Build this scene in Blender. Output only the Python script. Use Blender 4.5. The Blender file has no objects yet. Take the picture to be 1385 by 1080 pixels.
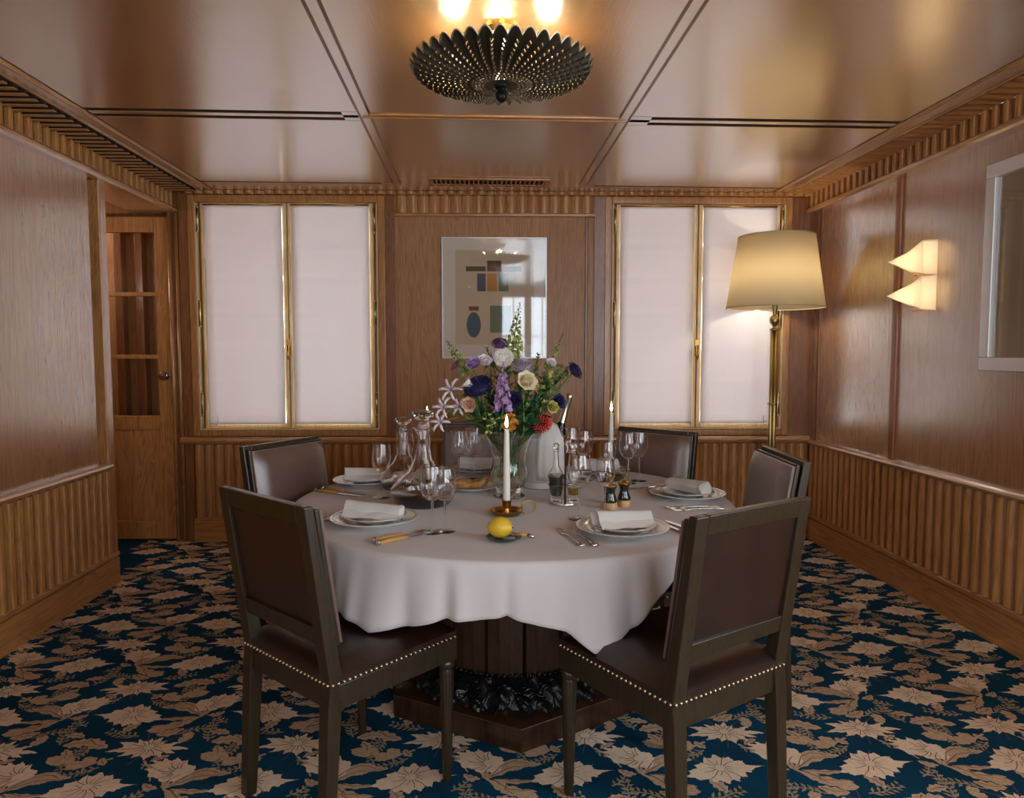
import bpy, bmesh, math, random
from mathutils import Vector, Matrix
R_ = random.Random(7)
SC = bpy.context.scene
COL = SC.collection
PI = math.pi
V = Vector

# ------------------------------------------------------------------ camera
F_PX, CX, CY, EYE = 950.0, 692.5, 540.0, 1.35
PITCH = math.atan(63 / F_PX)
YAW = math.atan(47.5 / (F_PX / math.cos(PITCH)))
FW = V((math.sin(YAW) * math.cos(PITCH), math.cos(YAW) * math.cos(PITCH), -math.sin(PITCH)))
RT = V((math.cos(YAW), -math.sin(YAW), 0))
UP = RT.cross(FW)


def at(px, py, y):
    d = FW + RT * ((px - CX) / F_PX) - UP * ((py - CY) / F_PX)
    return V((0, 0, EYE)) + d * (y / d.y)


cam = bpy.data.objects.new('camera', bpy.data.cameras.new('camera'))
COL.objects.link(cam)
cam.location = (0, 0, EYE)
cam.rotation_euler = (PI / 2 - PITCH, 0, -YAW)
cam.data.sensor_fit = 'HORIZONTAL'
cam.data.sensor_width = 36
cam.data.lens = F_PX / 1385 * 36
cam.data.clip_start = 0.02
SC.camera = cam
SC.view_settings.view_transform = 'Standard'
SC.view_settings.look = 'None'
SC.view_settings.gamma = 1
SC.view_settings.use_curve_mapping = False
SC.view_settings.exposure = 1.8
SC.cycles.use_denoising = True
SC.cycles.max_bounces = 14
SC.cycles.transparent_max_bounces = 40
SC.cycles.transmission_bounces = 14
SC.cycles.sample_clamp_indirect = 6
SC.cycles.caustics_reflective = False
SC.cycles.caustics_refractive = True


# ------------------------------------------------------------------ materials
def lin(r, g, b):
    return tuple(((c / 255) / 12.92 if c / 255 <= .04045 else ((c / 255 + .055) / 1.055) ** 2.4) for c in (r, g, b)) + (1,)


def mat(name, col, rough=.5, metal=0, spec=.5, coat=0, coat_rough=.1, emit=None, estr=0, trans=0, ior=1.5, sheen=0, alpha=1, sss=0):
    m = bpy.data.materials.new(name)
    m.use_nodes = True
    b = m.node_tree.nodes['Principled BSDF']
    i = b.inputs
    i['Base Color'].default_value = col
    i['Roughness'].default_value = rough
    i['Metallic'].default_value = metal
    i['Specular IOR Level'].default_value = spec
    i['Coat Weight'].default_value = coat
    i['Coat Roughness'].default_value = coat_rough
    i['IOR'].default_value = ior
    i['Transmission Weight'].default_value = trans
    i['Sheen Weight'].default_value = sheen
    if emit:
        i['Emission Color'].default_value = emit
        i['Emission Strength'].default_value = estr
    return m


def nodes(m):
    return m.node_tree.nodes, m.node_tree.links, m.node_tree.nodes['Principled BSDF']


def coords(m, scale, kind='Object'):
    n, l, b = nodes(m)
    tc = n.new('ShaderNodeTexCoord')
    mp = n.new('ShaderNodeMapping')
    mp.inputs['Scale'].default_value = scale
    l.new(tc.outputs[kind], mp.inputs['Vector'])
    return mp.outputs['Vector']


def noise(m, vec, scale, detail=4, rough=.6, dist=0):
    n, l, b = nodes(m)
    t = n.new('ShaderNodeTexNoise')
    t.inputs['Scale'].default_value = scale
    t.inputs['Detail'].default_value = detail
    t.inputs['Roughness'].default_value = rough
    t.inputs['Distortion'].default_value = dist
    l.new(vec, t.inputs['Vector'])
    return t.outputs['Fac']


def ramp(m, fac, stops):
    n, l, b = nodes(m)
    r = n.new('ShaderNodeValToRGB')
    e = r.color_ramp.elements
    while len(e) < len(stops):
        e.new(.5)
    for k, (p, c) in enumerate(stops):
        e[k].position = p
        e[k].color = c
    l.new(fac, r.inputs['Fac'])
    return r.outputs['Color']


def bump(m, fac, strength, dist=.01):
    n, l, b = nodes(m)
    k = n.new('ShaderNodeBump')
    k.inputs['Strength'].default_value = strength
    k.inputs['Distance'].default_value = dist
    l.new(fac, k.inputs['Height'])
    l.new(k.outputs['Normal'], b.inputs['Normal'])
    return k.outputs['Normal']


def wood(name, dark, light, axis='z', rough=.4, coat=0., coat_rough=.12, fig=1.0, bmp=.12, spec=.5, coat_ior=1.5):
    m = mat(name, light, rough, spec=spec, coat=coat, coat_rough=coat_rough)
    n, l, b = nodes(m)
    b.inputs['Coat IOR'].default_value = coat_ior
    s1 = [5 * fig] * 3
    s2 = [90] * 3
    k = 'xyz'.index(axis)
    s1[k] = .55 * fig
    s2[k] = 2.2
    a = noise(m, coords(m, s1), 1.6, 3, .55, 1.4)
    w = n.new('ShaderNodeMath')
    w.operation = 'MULTIPLY'
    w.inputs[1].default_value = 9
    l.new(a, w.inputs[0])
    fr = n.new('ShaderNodeMath')
    fr.operation = 'PINGPONG'
    fr.inputs[1].default_value = .5
    l.new(w.outputs[0], fr.inputs[0])
    p = noise(m, coords(m, s2), 1.5, 5, .65)
    mx = n.new('ShaderNodeMath')
    mx.operation = 'MULTIPLY_ADD'
    l.new(fr.outputs[0], mx.inputs[0])
    mx.inputs[1].default_value = .55
    l.new(p, mx.inputs[2])
    mid = tuple((dark[q] + light[q]) / 2 for q in range(3)) + (1,)
    c = ramp(m, mx.outputs[0], [(.36, dark), (.55, mid), (.85, light)])
    l.new(c, b.inputs['Base Color'])
    bump(m, mx.outputs[0], bmp, .004)
    return m


def lacquer(m, base, k, power, rough):
    # clear lacquer over the veneer: gloss that grows towards grazing angles
    n, l, b = nodes(m)
    o = n['Material Output']
    mx = n.new('ShaderNodeMixShader')
    gl = n.new('ShaderNodeBsdfGlossy')
    gl.inputs['Roughness'].default_value = rough
    gl.inputs['Color'].default_value = (.97, .95, .94, 1)
    lw = n.new('ShaderNodeLayerWeight')
    lw.inputs['Blend'].default_value = .5
    pw = n.new('ShaderNodeMath')
    pw.operation = 'POWER'
    pw.inputs[1].default_value = power
    ma = n.new('ShaderNodeMath')
    ma.operation = 'MULTIPLY_ADD'
    ma.inputs[1].default_value = k
    ma.inputs[2].default_value = base
    l.new(lw.outputs['Facing'], pw.inputs[0])
    l.new(pw.outputs[0], ma.inputs[0])
    l.new(ma.outputs[0], mx.inputs['Fac'])
    for q in b.inputs['Normal'].links:
        l.new(q.from_socket, gl.inputs['Normal'])
    l.new(b.outputs[0], mx.inputs[1])
    l.new(gl.outputs[0], mx.inputs[2])
    l.new(mx.outputs[0], o.inputs['Surface'])
    return m


OAK_D, OAK_L = lin(146, 94, 50), lin(200, 142, 82)
M = {}
M['oak_wall'] = wood('lacquered_oak_panel', lin(140, 94, 58), lin(182, 130, 84), 'z', .5, 0, .2, bmp=.035, spec=.2)
lacquer(M['oak_wall'], .02, .85, 1.15, .24)
M['oak_back'] = wood('satin_oak_panel', lin(142, 96, 56), lin(190, 136, 84), 'z', .5, .15, .3, bmp=.10)
M['oak_ceiling'] = wood('lacquered_oak_ceiling', lin(156, 110, 62), lin(198, 148, 92), 'y', .5, 0, .17, bmp=.04, spec=.2)
lacquer(M['oak_ceiling'], .05, .92, 1.0, .24)
M['oak_trim_z'] = wood('oak_upright', OAK_D, OAK_L, 'z', .38, .4, .2)
M['oak_trim_x'] = wood('oak_rail_across', OAK_D, OAK_L, 'x', .36, .5, .18)
M['oak_trim_y'] = wood('oak_rail_along', OAK_D, OAK_L, 'y', .36, .5, .18)
for q in 'xyz':
    M['oak_gloss_' + q] = lacquer(wood('polished_oak_rail_' + q, OAK_D, OAK_L, q, .5, 0, spec=.2, bmp=.04), .05, .75, 1.3, .26)
M['oak_gap_shade'] = wood('oak_painted_gap_shade', lin(40, 24, 12), lin(66, 40, 20), 'z', .6, 0, spec=.2)  # dark oak backing painted as the shade between the left wall fins
M['oak_dark'] = wood('oak_deep_brown', lin(104, 62, 32), lin(150, 96, 54), 'z', .42, .3, .2)
M['oak_red'] = wood('reddish_oak', lin(120, 62, 30), lin(168, 96, 50), 'z', .36, .4, .2)
M['oak_window_lit'] = wood('oak_painted_window_glare', lin(204, 168, 112), lin(232, 202, 150), 'z', .4, .3, .2)  # oak lightened to paint the window glare on sashes and beads
M['hollow_shade'] = mat('painted_hollow_shade', lin(28, 18, 12), .8)  # dark colour painted as the shade in ceiling gaps, slots and grille
M['chair_wood'] = wood('olive_brown_chair_wood', lin(26, 20, 10), lin(50, 39, 20), 'z', .38, .3, .2, fig=2)
M['leather'] = mat('brown_leather', lin(74, 42, 26), .34, spec=.6, coat=.25, coat_rough=.3)
v = coords(M['leather'], (1, 1, 1))
l_n = noise(M['leather'], v, 7, 4, .6)
nodes(M['leather'])[1].new(ramp(M['leather'], l_n, [(.3, lin(26, 14, 10)), (.7, lin(48, 27, 17))]), nodes(M['leather'])[2].inputs['Base Color'])
bump(M['leather'], noise(M['leather'], v, 160, 3, .6), .12, .002)
M['leather_back'] = mat('sheeny_brown_leather', lin(92, 66, 54), .38, spec=.9, coat=.9, coat_rough=.32, sheen=.35)  # base lighter than the seat leather, painting in the reflected room light
bump(M['leather_back'], noise(M['leather_back'], v, 160, 3, .6), .12, .002)
M['brass'] = mat('aged_brass', lin(176, 132, 64), .28, 1)
M['brass_dull'] = mat('dull_brass_tube', lin(168, 146, 96), .38, 1)
M['nail'] = mat('pale_nailheads', lin(190, 170, 140), .3, 1)
M['steel'] = mat('polished_steel', lin(200, 200, 200), .16, 1)
M['silver'] = mat('silver_cutlery', lin(225, 222, 216), .14, 1)
M['horn'] = mat('tan_wood_handle', lin(190, 142, 84), .4, coat=.3)
M['cloth'] = mat('white_linen', lin(206, 201, 201), .85, spec=.2, sheen=.2)
wv = coords(M['cloth'], (1, 1, 1))
bump(M['cloth'], noise(M['cloth'], wv, 6, 3, .5), .25, .01)
M['napkin'] = mat('white_napkin_linen', lin(214, 211, 207), .9, spec=.2)
bump(M['napkin'], noise(M['napkin'], coords(M['napkin'], (1, 1, 1)), 40, 3, .6), .15, .004)
M['china'] = mat('white_china', lin(228, 226, 222), .12, spec=.6, coat=.5, coat_rough=.04)
M['china_rim'] = mat('silvered_plate_rim', lin(190, 190, 188), .15, 1)
M['wax'] = mat('ivory_candle_wax', lin(224, 218, 208), .5, spec=.4)
M['flame'] = mat('candle_flame', lin(255, 220, 150), .5, emit=(1, .72, .34, 1), estr=7)
M['wick'] = mat('black_wick', lin(20, 16, 14), .9)
M['lemon'] = mat('lemon_skin', lin(226, 190, 52), .42, spec=.5)
bump(M['lemon'], noise(M['lemon'], coords(M['lemon'], (1, 1, 1)), 220, 2, .5), .2, .002)
M['green_glaze'] = mat('dark_green_glaze', lin(40, 56, 50), .2, coat=.4)
M['bread'] = mat('baked_pastry', lin(196, 146, 84), .75)
bn = noise(M['bread'], coords(M['bread'], (1, 1, 1)), 40, 4, .6)
nodes(M['bread'])[1].new(ramp(M['bread'], bn, [(.35, lin(168, 112, 58)), (.7, lin(214, 170, 108))]), nodes(M['bread'])[2].inputs['Base Color'])
M['mill_green'] = mat('bottle_green_lacquer', lin(12, 38, 28), .14, coat=.8, coat_rough=.05)
M['mill_wood'] = mat('pale_beech', lin(206, 164, 120), .45)
M['wine'] = mat('red_wine', lin(14, 3, 6), .05, spec=.5)
M['vinegar'] = mat('dark_green_oil', lin(10, 34, 24), .06, spec=.5)
M['oil'] = mat('golden_oil', lin(190, 160, 30), .06, trans=.5)
M['black'] = mat('matt_black', lin(16, 15, 16), .5)
M['foil'] = mat('silver_foil', lin(190, 184, 170), .25, 1)
M['bottle'] = mat('dark_bottle_glass', lin(14, 16, 14), .06, spec=.6, coat=.5, coat_rough=.02)
M['wire'] = mat('grey_wire', lin(110, 104, 96), .35, 1)
M['frost'] = mat('frosted_silver_bucket', lin(216, 210, 202), .42, .35, coat=.2)
M['lamp_shade'] = mat('cream_fabric_shade', lin(214, 196, 152), .8, spec=.2)
M['marble_shade'] = mat('translucent_alabaster', lin(240, 226, 196), .4)
M['white_paint'] = mat('white_painted_frame', lin(240, 237, 235), .35, coat=1, coat_rough=.25)
M['white_paint'].node_tree.nodes['Principled BSDF'].inputs['Coat IOR'].default_value = 1.9
lacquer(M['white_paint'], .04, .7, 1.4, .25)
M['mat_board'] = mat('warm_white_mat_board', lin(232, 221, 206), .8)
M['paper'] = mat('buff_print_paper', lin(214, 194, 164), .85)
M['canvas'] = mat('pale_grey_beige_canvas', lin(176, 166, 146), .8)
cn = noise(M['canvas'], coords(M['canvas'], (1, 1, 1)), 3, 4, .6)
nodes(M['canvas'])[1].new(ramp(M['canvas'], cn, [(.3, lin(200, 190, 164)), (.7, lin(222, 214, 194))]), nodes(M['canvas'])[2].inputs['Base Color'])
for nm, c in dict(art_green=(74, 82, 50), art_brown=(104, 74, 48), art_orange=(206, 134, 52), art_blue=(72, 84, 104), art_sage=(108, 128, 102), art_teal=(58, 100, 110), art_rust=(140, 66, 56), art_cream=(200, 190, 160)).items():
    M[nm] = mat(nm, lin(*c), .8)
M['table_wood'] = wood('dark_walnut', lin(30, 17, 10), lin(62, 38, 21), 'z', .3, .5, .15, fig=2)
M['bronze'] = mat('black_bronze', lin(30, 32, 32), .3, .6)
bump(M['bronze'], noise(M['bronze'], coords(M['bronze'], (9, 9, 5)), 2.4, 2, .5, 1.0), .7, .03)
M['lamp_metal'] = mat('dark_patinated_metal', lin(104, 102, 90), .36, .9)
M['lamp_edge'] = mat('polished_scallop_edge', lin(186, 176, 150), .3, .9)
M['bulb'] = mat('warm_bulb', lin(255, 230, 180), .4, emit=(1, .74, .42, 1), estr=6)


def glass_mat(name, tint=(1, 1, 1, 1), k=.9, power=3.0, base=.05):
    m = bpy.data.materials.new(name)
    m.use_nodes = True
    n, l = m.node_tree.nodes, m.node_tree.links
    n.clear()
    o = n.new('ShaderNodeOutputMaterial')
    mx = n.new('ShaderNodeMixShader')
    tr = n.new('ShaderNodeBsdfTransparent')
    tr.inputs['Color'].default_value = tint
    gl = n.new('ShaderNodeBsdfGlossy')
    gl.inputs['Roughness'].default_value = .03
    lw = n.new('ShaderNodeLayerWeight')
    lw.inputs['Blend'].default_value = .5
    pw = n.new('ShaderNodeMath')
    pw.operation = 'POWER'
    pw.inputs[1].default_value = power
    ma = n.new('ShaderNodeMath')
    ma.operation = 'MULTIPLY_ADD'
    ma.inputs[1].default_value = k
    ma.inputs[2].default_value = base
    ma.use_clamp = True
    l.new(lw.outputs['Facing'], pw.inputs[0])
    l.new(pw.outputs[0], ma.inputs[0])
    l.new(ma.outputs[0], mx.inputs['Fac'])
    l.new(tr.outputs[0], mx.inputs[1])
    l.new(gl.outputs[0], mx.inputs[2])
    l.new(mx.outputs[0], o.inputs['Surface'])
    return m


M['glass'] = mat('clear_stemware_glass', (1, 1, 1, 1), .0, trans=1, ior=1.46)
M['pane'] = glass_mat('picture_and_window_pane', (1, 1, 1, 1), .9, 4.5, .035)
M['pane_wall'] = glass_mat('framing_glass', (1, 1, 1, 1), .9, 1.6, .05)
M['crystal'] = mat('cut_crystal', (1, 1, 1, 1), .02, trans=1, ior=1.5)


def translucent_mat(name, col, frac, rough_noise=0):
    m = bpy.data.materials.new(name)
    m.use_nodes = True
    n, l = m.node_tree.nodes, m.node_tree.links
    n.clear()
    o = n.new('ShaderNodeOutputMaterial')
    mx = n.new('ShaderNodeMixShader')
    mx.inputs['Fac'].default_value = frac
    d = n.new('ShaderNodeBsdfDiffuse')
    d.inputs['Color'].default_value = col
    t = n.new('ShaderNodeBsdfTranslucent')
    t.inputs['Color'].default_value = col
    l.new(d.outputs[0], mx.inputs[1])
    l.new(t.outputs[0], mx.inputs[2])
    l.new(mx.outputs[0], o.inputs['Surface'])
    return m


M['blind'] = translucent_mat('sheer_white_blind', lin(243, 235, 232), .175)
M['shade_cloth'] = translucent_mat('cream_lampshade_cloth', lin(246, 232, 200), .55)
M['alabaster'] = translucent_mat('alabaster_sheet', lin(250, 244, 232), .55)


# ------------------------------------------------------------------ mesh builder
class MB:
    def __init__(s):
        s.v, s.f, s.m, s.sm = [], [], [], []

    def add(s, vs, fs, mi=0, smooth=False, mx=None):
        o = len(s.v)
        for p in vs:
            p = V(p)
            s.v.append(mx @ p if mx else p)
        for f in fs:
            s.f.append([i + o for i in f])
            s.m.append(mi)
            s.sm.append(smooth)
        return s

    def box(s, x0, x1, y0, y1, z0, z1, mi=0, mx=None):
        vs = [(x, y, z) for z in (z0, z1) for y in (y0, y1) for x in (x0, x1)]
        return s.add(vs, [(0, 2, 3, 1), (4, 5, 7, 6), (0, 1, 5, 4), (2, 6, 7, 3), (0, 4, 6, 2), (1, 3, 7, 5)], mi, False, mx)

    def prism(s, poly, z0, z1, mi=0, mx=None, smooth=False):
        n = len(poly)
        vs = [(x, y, z0) for x, y in poly] + [(x, y, z1) for x, y in poly]
        fs = [tuple(range(n - 1, -1, -1)), tuple(range(n, 2 * n))]
        s.add(vs, fs, mi, False, mx)
        o = len(s.v) - 2 * n
        for i in range(n):
            j = (i + 1) % n
            s.f.append([o + i, o + j, o + n + j, o + n + i])
            s.m.append(mi)
            s.sm.append(smooth)
        return s

    def lathe(s, prof, seg=32, mi=0, mx=None, close=False, smooth=True, rfun=None):
        vs, fs = [], []
        if smooth:
            # hold the sharp corners of the profile with close extra rings
            q_, L = [], len(prof)
            for i_, pt in enumerate(prof):
                c0, c1 = V(pt), None
                if (0 < i_ < L - 1) or close:
                    e0, e1 = V(prof[i_ - 1]) - c0, V(prof[(i_ + 1) % L]) - c0
                    if e0.length > 1e-6 and e1.length > 1e-6 and e0.angle(e1) < math.radians(140):
                        d0, d1 = min(.0012, e0.length * .3), min(.0012, e1.length * .3)
                        q_ += [tuple(c0 + e0.normalized() * d0), pt, tuple(c0 + e1.normalized() * d1)]
                        continue
                q_.append(pt)
            prof = q_
        n = len(prof)
        for k in range(seg):
            a = 2 * PI * k / seg
            for r, z in prof:
                q = r if rfun is None else rfun(r, a, z)
                vs.append((q * math.cos(a), q * math.sin(a), z))
        for k in range(seg):
            b = ((k + 1) % seg) * n
            a = k * n
            for i in range(n - 1 if not close else n):
                j = (i + 1) % n
                fs.append((a + i, b + i, b + j, a + j))
        return s.add(vs, fs, mi, smooth, mx)

    def tube(s, pts, r, seg=8, mi=0, mx=None, cap=True, smooth=True):
        pts = [V(p) for p in pts]
        n = len(pts)
        rs = r if isinstance(r, (list, tuple)) else [r] * n
        vs, fs = [], []
        ref = None
        for i, p in enumerate(pts):
            t = (pts[min(i + 1, n - 1)] - pts[max(i - 1, 0)]).normalized()
            if ref is None:
                ref = t.orthogonal().normalized()
            ref = (ref - t * ref.dot(t))
            ref = ref.normalized() if ref.length > 1e-6 else t.orthogonal().normalized()
            b = t.cross(ref)
            for k in range(seg):
                a = 2 * PI * k / seg
                vs.append(p + (ref * math.cos(a) + b * math.sin(a)) * rs[i])
        for i in range(n - 1):
            for k in range(seg):
                q = (k + 1) % seg
                fs.append((i * seg + k, i * seg + q, (i + 1) * seg + q, (i + 1) * seg + k))
        if cap:
            fs.append(tuple(range(seg - 1, -1, -1)))
            fs.append(tuple(range((n - 1) * seg, n * seg)))
        return s.add(vs, fs, mi, smooth, mx)

    def ball(s, c, r, seg=10, rings=6, mi=0, mx=None, sc=(1, 1, 1)):
        c = V(c)
        vs, fs = [], []
        for i in range(rings + 1):
            t = PI * i / rings
            for k in range(seg):
                a = 2 * PI * k / seg
                vs.append(c + V((math.sin(t) * math.cos(a) * r * sc[0], math.sin(t) * math.sin(a) * r * sc[1], math.cos(t) * r * sc[2])))
        for i in range(rings):
            for k in range(seg):
                q = (k + 1) % seg
                fs.append((i * seg + k, (i + 1) * seg + k, (i + 1) * seg + q, i * seg + q))
        return s.add(vs, fs, mi, True, mx)

    def build(s, name, mats, parent=None, bevel=0, kind=None, segs=2, sub=0, weld=False):
        me = bpy.data.meshes.new(name)
        me.from_pydata([tuple(p) for p in s.v], [], s.f)
        for m in (mats if isinstance(mats, (list, tuple)) else [mats]):
            me.materials.append(m)
        me.polygons.foreach_set('material_index', s.m)
        me.polygons.foreach_set('use_smooth', s.sm)
        bm = bmesh.new()
        bm.from_mesh(me)
        if weld:
            bmesh.ops.remove_doubles(bm, verts=bm.verts, dist=1e-5)
        bmesh.ops.recalc_face_normals(bm, faces=bm.faces)
        bm.to_mesh(me)
        bm.free()
        me.update()
        o = bpy.data.objects.new(name, me)
        COL.objects.link(o)
        if parent:
            o.parent = parent
        if bevel:
            b = o.modifiers.new('bevel', 'BEVEL')
            b.width = bevel
            b.segments = segs
            b.limit_method = 'ANGLE'
            b.angle_limit = math.radians(40)
            for p in me.polygons:
                p.use_smooth = True
            w = o.modifiers.new('normals', 'WEIGHTED_NORMAL')
        if sub:
            b = o.modifiers.new('subdivision', 'SUBSURF')
            b.levels = sub
            b.render_levels = sub
        if kind:
            o['kind'] = kind
        return o


def tag(o, label, cat, group=None):
    o['label'] = label
    o['category'] = cat
    if group:
        o['group'] = group
    return o


def thing(name, label, cat, loc=(0, 0, 0), rz=0, group=None):
    o = bpy.data.objects.new(name, None)
    o.empty_display_size = .05
    COL.objects.link(o)
    o.location = loc
    o.rotation_euler = (0, 0, rz)
    return tag(o, label, cat, group)


def copy_tree(o, parent=None):
    c = o.copy()
    COL.objects.link(c)
    if parent:
        c.parent = parent
    for ch in list(o.children):
        copy_tree(ch, c)
    return c


def again(proto, label, loc, rz=0, group=None):
    c = copy_tree(proto)
    c.location = loc
    c.rotation_euler = (0, 0, rz)
    c['label'] = label
    if group:
        c['group'] = group
    return c


def struct(o):
    o['kind'] = 'structure'
    return o
# ------------------------------------------------------------------ room frames: u along the wall, -v into the room
H_C = 2.47
_a = math.atan(.03)
WB = Matrix.Translation((.18, 5.0, 0)) @ Matrix.Rotation(-_a, 4, 'Z')
WL = Matrix.Translation((-2.13, 0, 0)) @ Matrix(((0, -1, 0, 0), (1, 0, 0, 0), (0, 0, 1, 0), (0, 0, 0, 1)))
WR = Matrix.Translation((2.41, 0, 0)) @ Matrix(((0, 1, 0, 0), (-1, 0, 0, 0), (0, 0, 1, 0), (0, 0, 0, 1)))
ALONG = Matrix(((0, 0, 1, 0), (1, 0, 0, 0), (0, 1, 0, 0), (0, 0, 0, 1)))
REAR = -2.2


def rail(mb, prof, u0, u1, mx, mi=0):
    return mb.prism(prof, u0, u1, mi, mx @ ALONG)


def half_round(v, z0, z1, d, n=6):
    zc, h = (z0 + z1) / 2, (z1 - z0) / 2
    return [(v + .02, z0)] + [(v - d * math.cos(t) ** .6 if abs(math.cos(t)) > 1e-6 else v, zc + h * math.sin(t)) for t in [(-.5 + k / n) * PI for k in range(n + 1)]] + [(v + .02, z1)]


def reeds(mb, u0, u1, z0, z1, v, depth, mx, pitch=.07, back=.012, n=6, mi=0):
    k = max(1, round((u1 - u0) / pitch))
    p = (u1 - u0) / k
    pts = []
    for i in range(k):
        for j in range(n + 1):
            t = j / n
            d = depth * (max(0, math.sin(PI * t)) ** .55)
            pts.append((u0 + (i + .04 + .92 * t) * p, v - d))
    nn = len(pts)
    vs = [mx @ V((a, b, z)) for z in (z0, z1) for a, b in pts]
    mb.add(vs, [(i, i + 1, nn + i + 1, nn + i) for i in range(nn - 1)], mi, True)
    for z in (z0, z1):
        for i in range(k):
            seg = pts[i * (n + 1):(i + 1) * (n + 1)]
            mb.add([mx @ V((a, b, z)) for a, b in seg] + [mx @ V((seg[-1][0], v + back, z)), mx @ V((seg[0][0], v + back, z))], [tuple(range(n + 3))], mi)
    mb.box(u0, u1, v, v + back, z0, z1, mi, mx)


def fins(mb, u0, u1, z0, z1, v, depth, mx, pitch=.07, bar=.030, back=.012, mi=0):
    k = max(1, round((u1 - u0) / pitch))
    p = (u1 - u0) / k
    c = .006
    for i in range(k):
        a = u0 + (i + .5) * p - bar / 2
        b = a + bar
        poly = [(a, v + .001), (a, v - depth + c), (a + c * .3, v - depth + c * .3), (a + c, v - depth), (b - c, v - depth), (b - c * .3, v - depth + c * .3), (b, v - depth + c), (b, v + .001)]
        mb.prism(poly, z0, z1, mi, mx)
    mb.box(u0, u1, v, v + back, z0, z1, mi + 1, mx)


# ---- left wall
SIDE_FILL_L = [(-1.7, -.5)]  # unseen left window added to throw light on the right wall
mb = MB()
mb.box(REAR - .1, -1.7, 0, .25, 0, H_C, 0, WL)
mb.box(-.5, 4.03, 0, .25, 0, H_C, 0, WL)
mb.box(-1.7, -.5, 0, .25, 0, .75, 0, WL)
mb.box(-1.7, -.5, 0, .25, 2.36, H_C, 0, WL)
mb.box(4.03, 4.10, .045, .25, 0, 2.32, 0, WL)
mb.box(4.03, 5.12, -.01, .25, 2.32, H_C, 0, WL)
wall_left = mb.build('wall_left', M['oak_wall'], kind='structure')
mb = MB()
mb.box(4.10, 4.175, -.022, .25, 0, 2.315, 0, WL)
mb.build('door_post', M['oak_gloss_z'], wall_left, bevel=.008)
mb = MB()
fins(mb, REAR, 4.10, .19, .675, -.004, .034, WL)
mb.build('wainscot_reeding', [M['oak_trim_z'], M['oak_gap_shade']], wall_left)
mb = MB()
rail(mb, half_round(0, .675, .722, .05), REAR, 4.10, WL)
mb.build('chair_rail', M['oak_gloss_y'], wall_left)
mb = MB()
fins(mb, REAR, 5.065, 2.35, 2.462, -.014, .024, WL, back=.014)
mb.build('frieze_reeding', [M['oak_trim_z'], M['oak_gap_shade']], wall_left)
mb = MB()
rail(mb, [(.0, 2.312), (-.05, 2.312), (-.062, 2.324), (-.062, 2.338), (-.05, 2.352), (0, 2.352)], REAR, 5.06, WL)
mb.build('frieze_molding', M['oak_gloss_y'], wall_left)
mb = MB()
rail(mb, [(.01, 0), (-.027, 0), (-.027, .15), (-.012, .154), (-.012, .160), (-.03, .164), (-.03, .18), (-.02, .19), (.01, .19)], REAR, 4.172, WL)
struct(mb.build('baseboard_left', M['oak_trim_y']))

# ---- right wall
mb = MB()
SIDE_FILL = [(-1.7, -.5), (.1, 1.3)]        # unseen side windows added to bring fill light into the room
mb.box(-5.15, -1.3, 0, .25, 0, H_C, 0, WR)
mb.box(-.1, .5, 0, .25, 0, H_C, 0, WR)
mb.box(1.7, -REAR + .1, 0, .25, 0, H_C, 0, WR)
for a, b in SIDE_FILL:
    mb.box(-b, -a, 0, .25, 0, .75, 0, WR)
    mb.box(-b, -a, 0, .25, 2.36, H_C, 0, WR)
wall_right = mb.build('wall_right', M['oak_wall'], kind='structure')
mb = MB()
mb.box(-3.965, -3.915, -.016, .01, .73, 2.335, 0, WR)
mb.build('panel_batten', M['oak_red'], wall_right, bevel=.006)
mb = MB()
mb.box(-4.86, -4.83, -.014, .01, .73, 2.335, 0, WR)
mb.build('panel_batten', M['oak_dark'], wall_right, bevel=.005)
mb = MB()
reeds(mb, -4.915, -REAR, .20, .69, 0, .034, WR)
mb.build('wainscot_reeding', M['oak_trim_z'], wall_right)
mb = MB()
rail(mb, half_round(0, .69, .733, .05), -4.93, -REAR, WR)
mb.build('chair_rail', M['oak_gloss_y'], wall_right)
mb = MB()
fins(mb, -4.93, -REAR, 2.366, 2.466, -.05, .020, WR, back=.05)
mb.build('frieze_reeding', [M['oak_trim_z'], M['oak_dark']], wall_right)  # darker backing paints the shade between the fins
mb = MB()
rail(mb, [(.0, 2.33), (-.07, 2.33), (-.084, 2.340), (-.084, 2.355), (-.07, 2.368), (0, 2.368)], -4.935, -REAR, WR)
mb.build('frieze_molding', M['oak_gloss_y'], wall_right)
mb = MB()
rail(mb, [(.01, 0), (-.022, 0), (-.022, .155), (-.012, .16), (-.012, .168), (-.03, .172), (-.03, .19), (-.02, .20), (.01, .20)], -4.93, -REAR, WR)
struct(mb.build('baseboard_right', M['oak_trim_y']))

# ---- back wall
mb = MB()
mb.box(-2.245, -2.185, -.02, .16, 0, 2.49, 1, WB)
mb.box(-2.40, -2.24, 0, .16, 2.34, 2.49, 1, WB)
mb.box(-2.19, 2.05, 0, .16, 0, .756, 0, WB)
mb.box(-.825, -.753, -.015, .16, .756, 2.442, 1, WB)
mb.box(-.753, .649, 0, .16, .756, H_C, 0, WB)
mb.box(.649, .728, -.015, .16, .756, 2.442, 1, WB)
mb.box(2.05, 2.30, -.004, .16, 0, 2.442, 1, WB)
mb.box(-2.2, -.753, 0.0, .16, 2.44, H_C, 0, WB)
mb.box(.649, 2.3, 0.0, .16, 2.44, H_C, 0, WB)
mb.box(-3.6, -2.19, .1, .16, 2.315, H_C, 0, WB)
wall_back = mb.build('wall_back', [M['oak_back'], M['oak_dark']], kind='structure')
mb = MB()
reeds(mb, -2.19, 2.19, .175, .70, 0, .03, WB)
mb.build('wainscot_reeding', M['oak_trim_z'], wall_back)
mb = MB()
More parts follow.
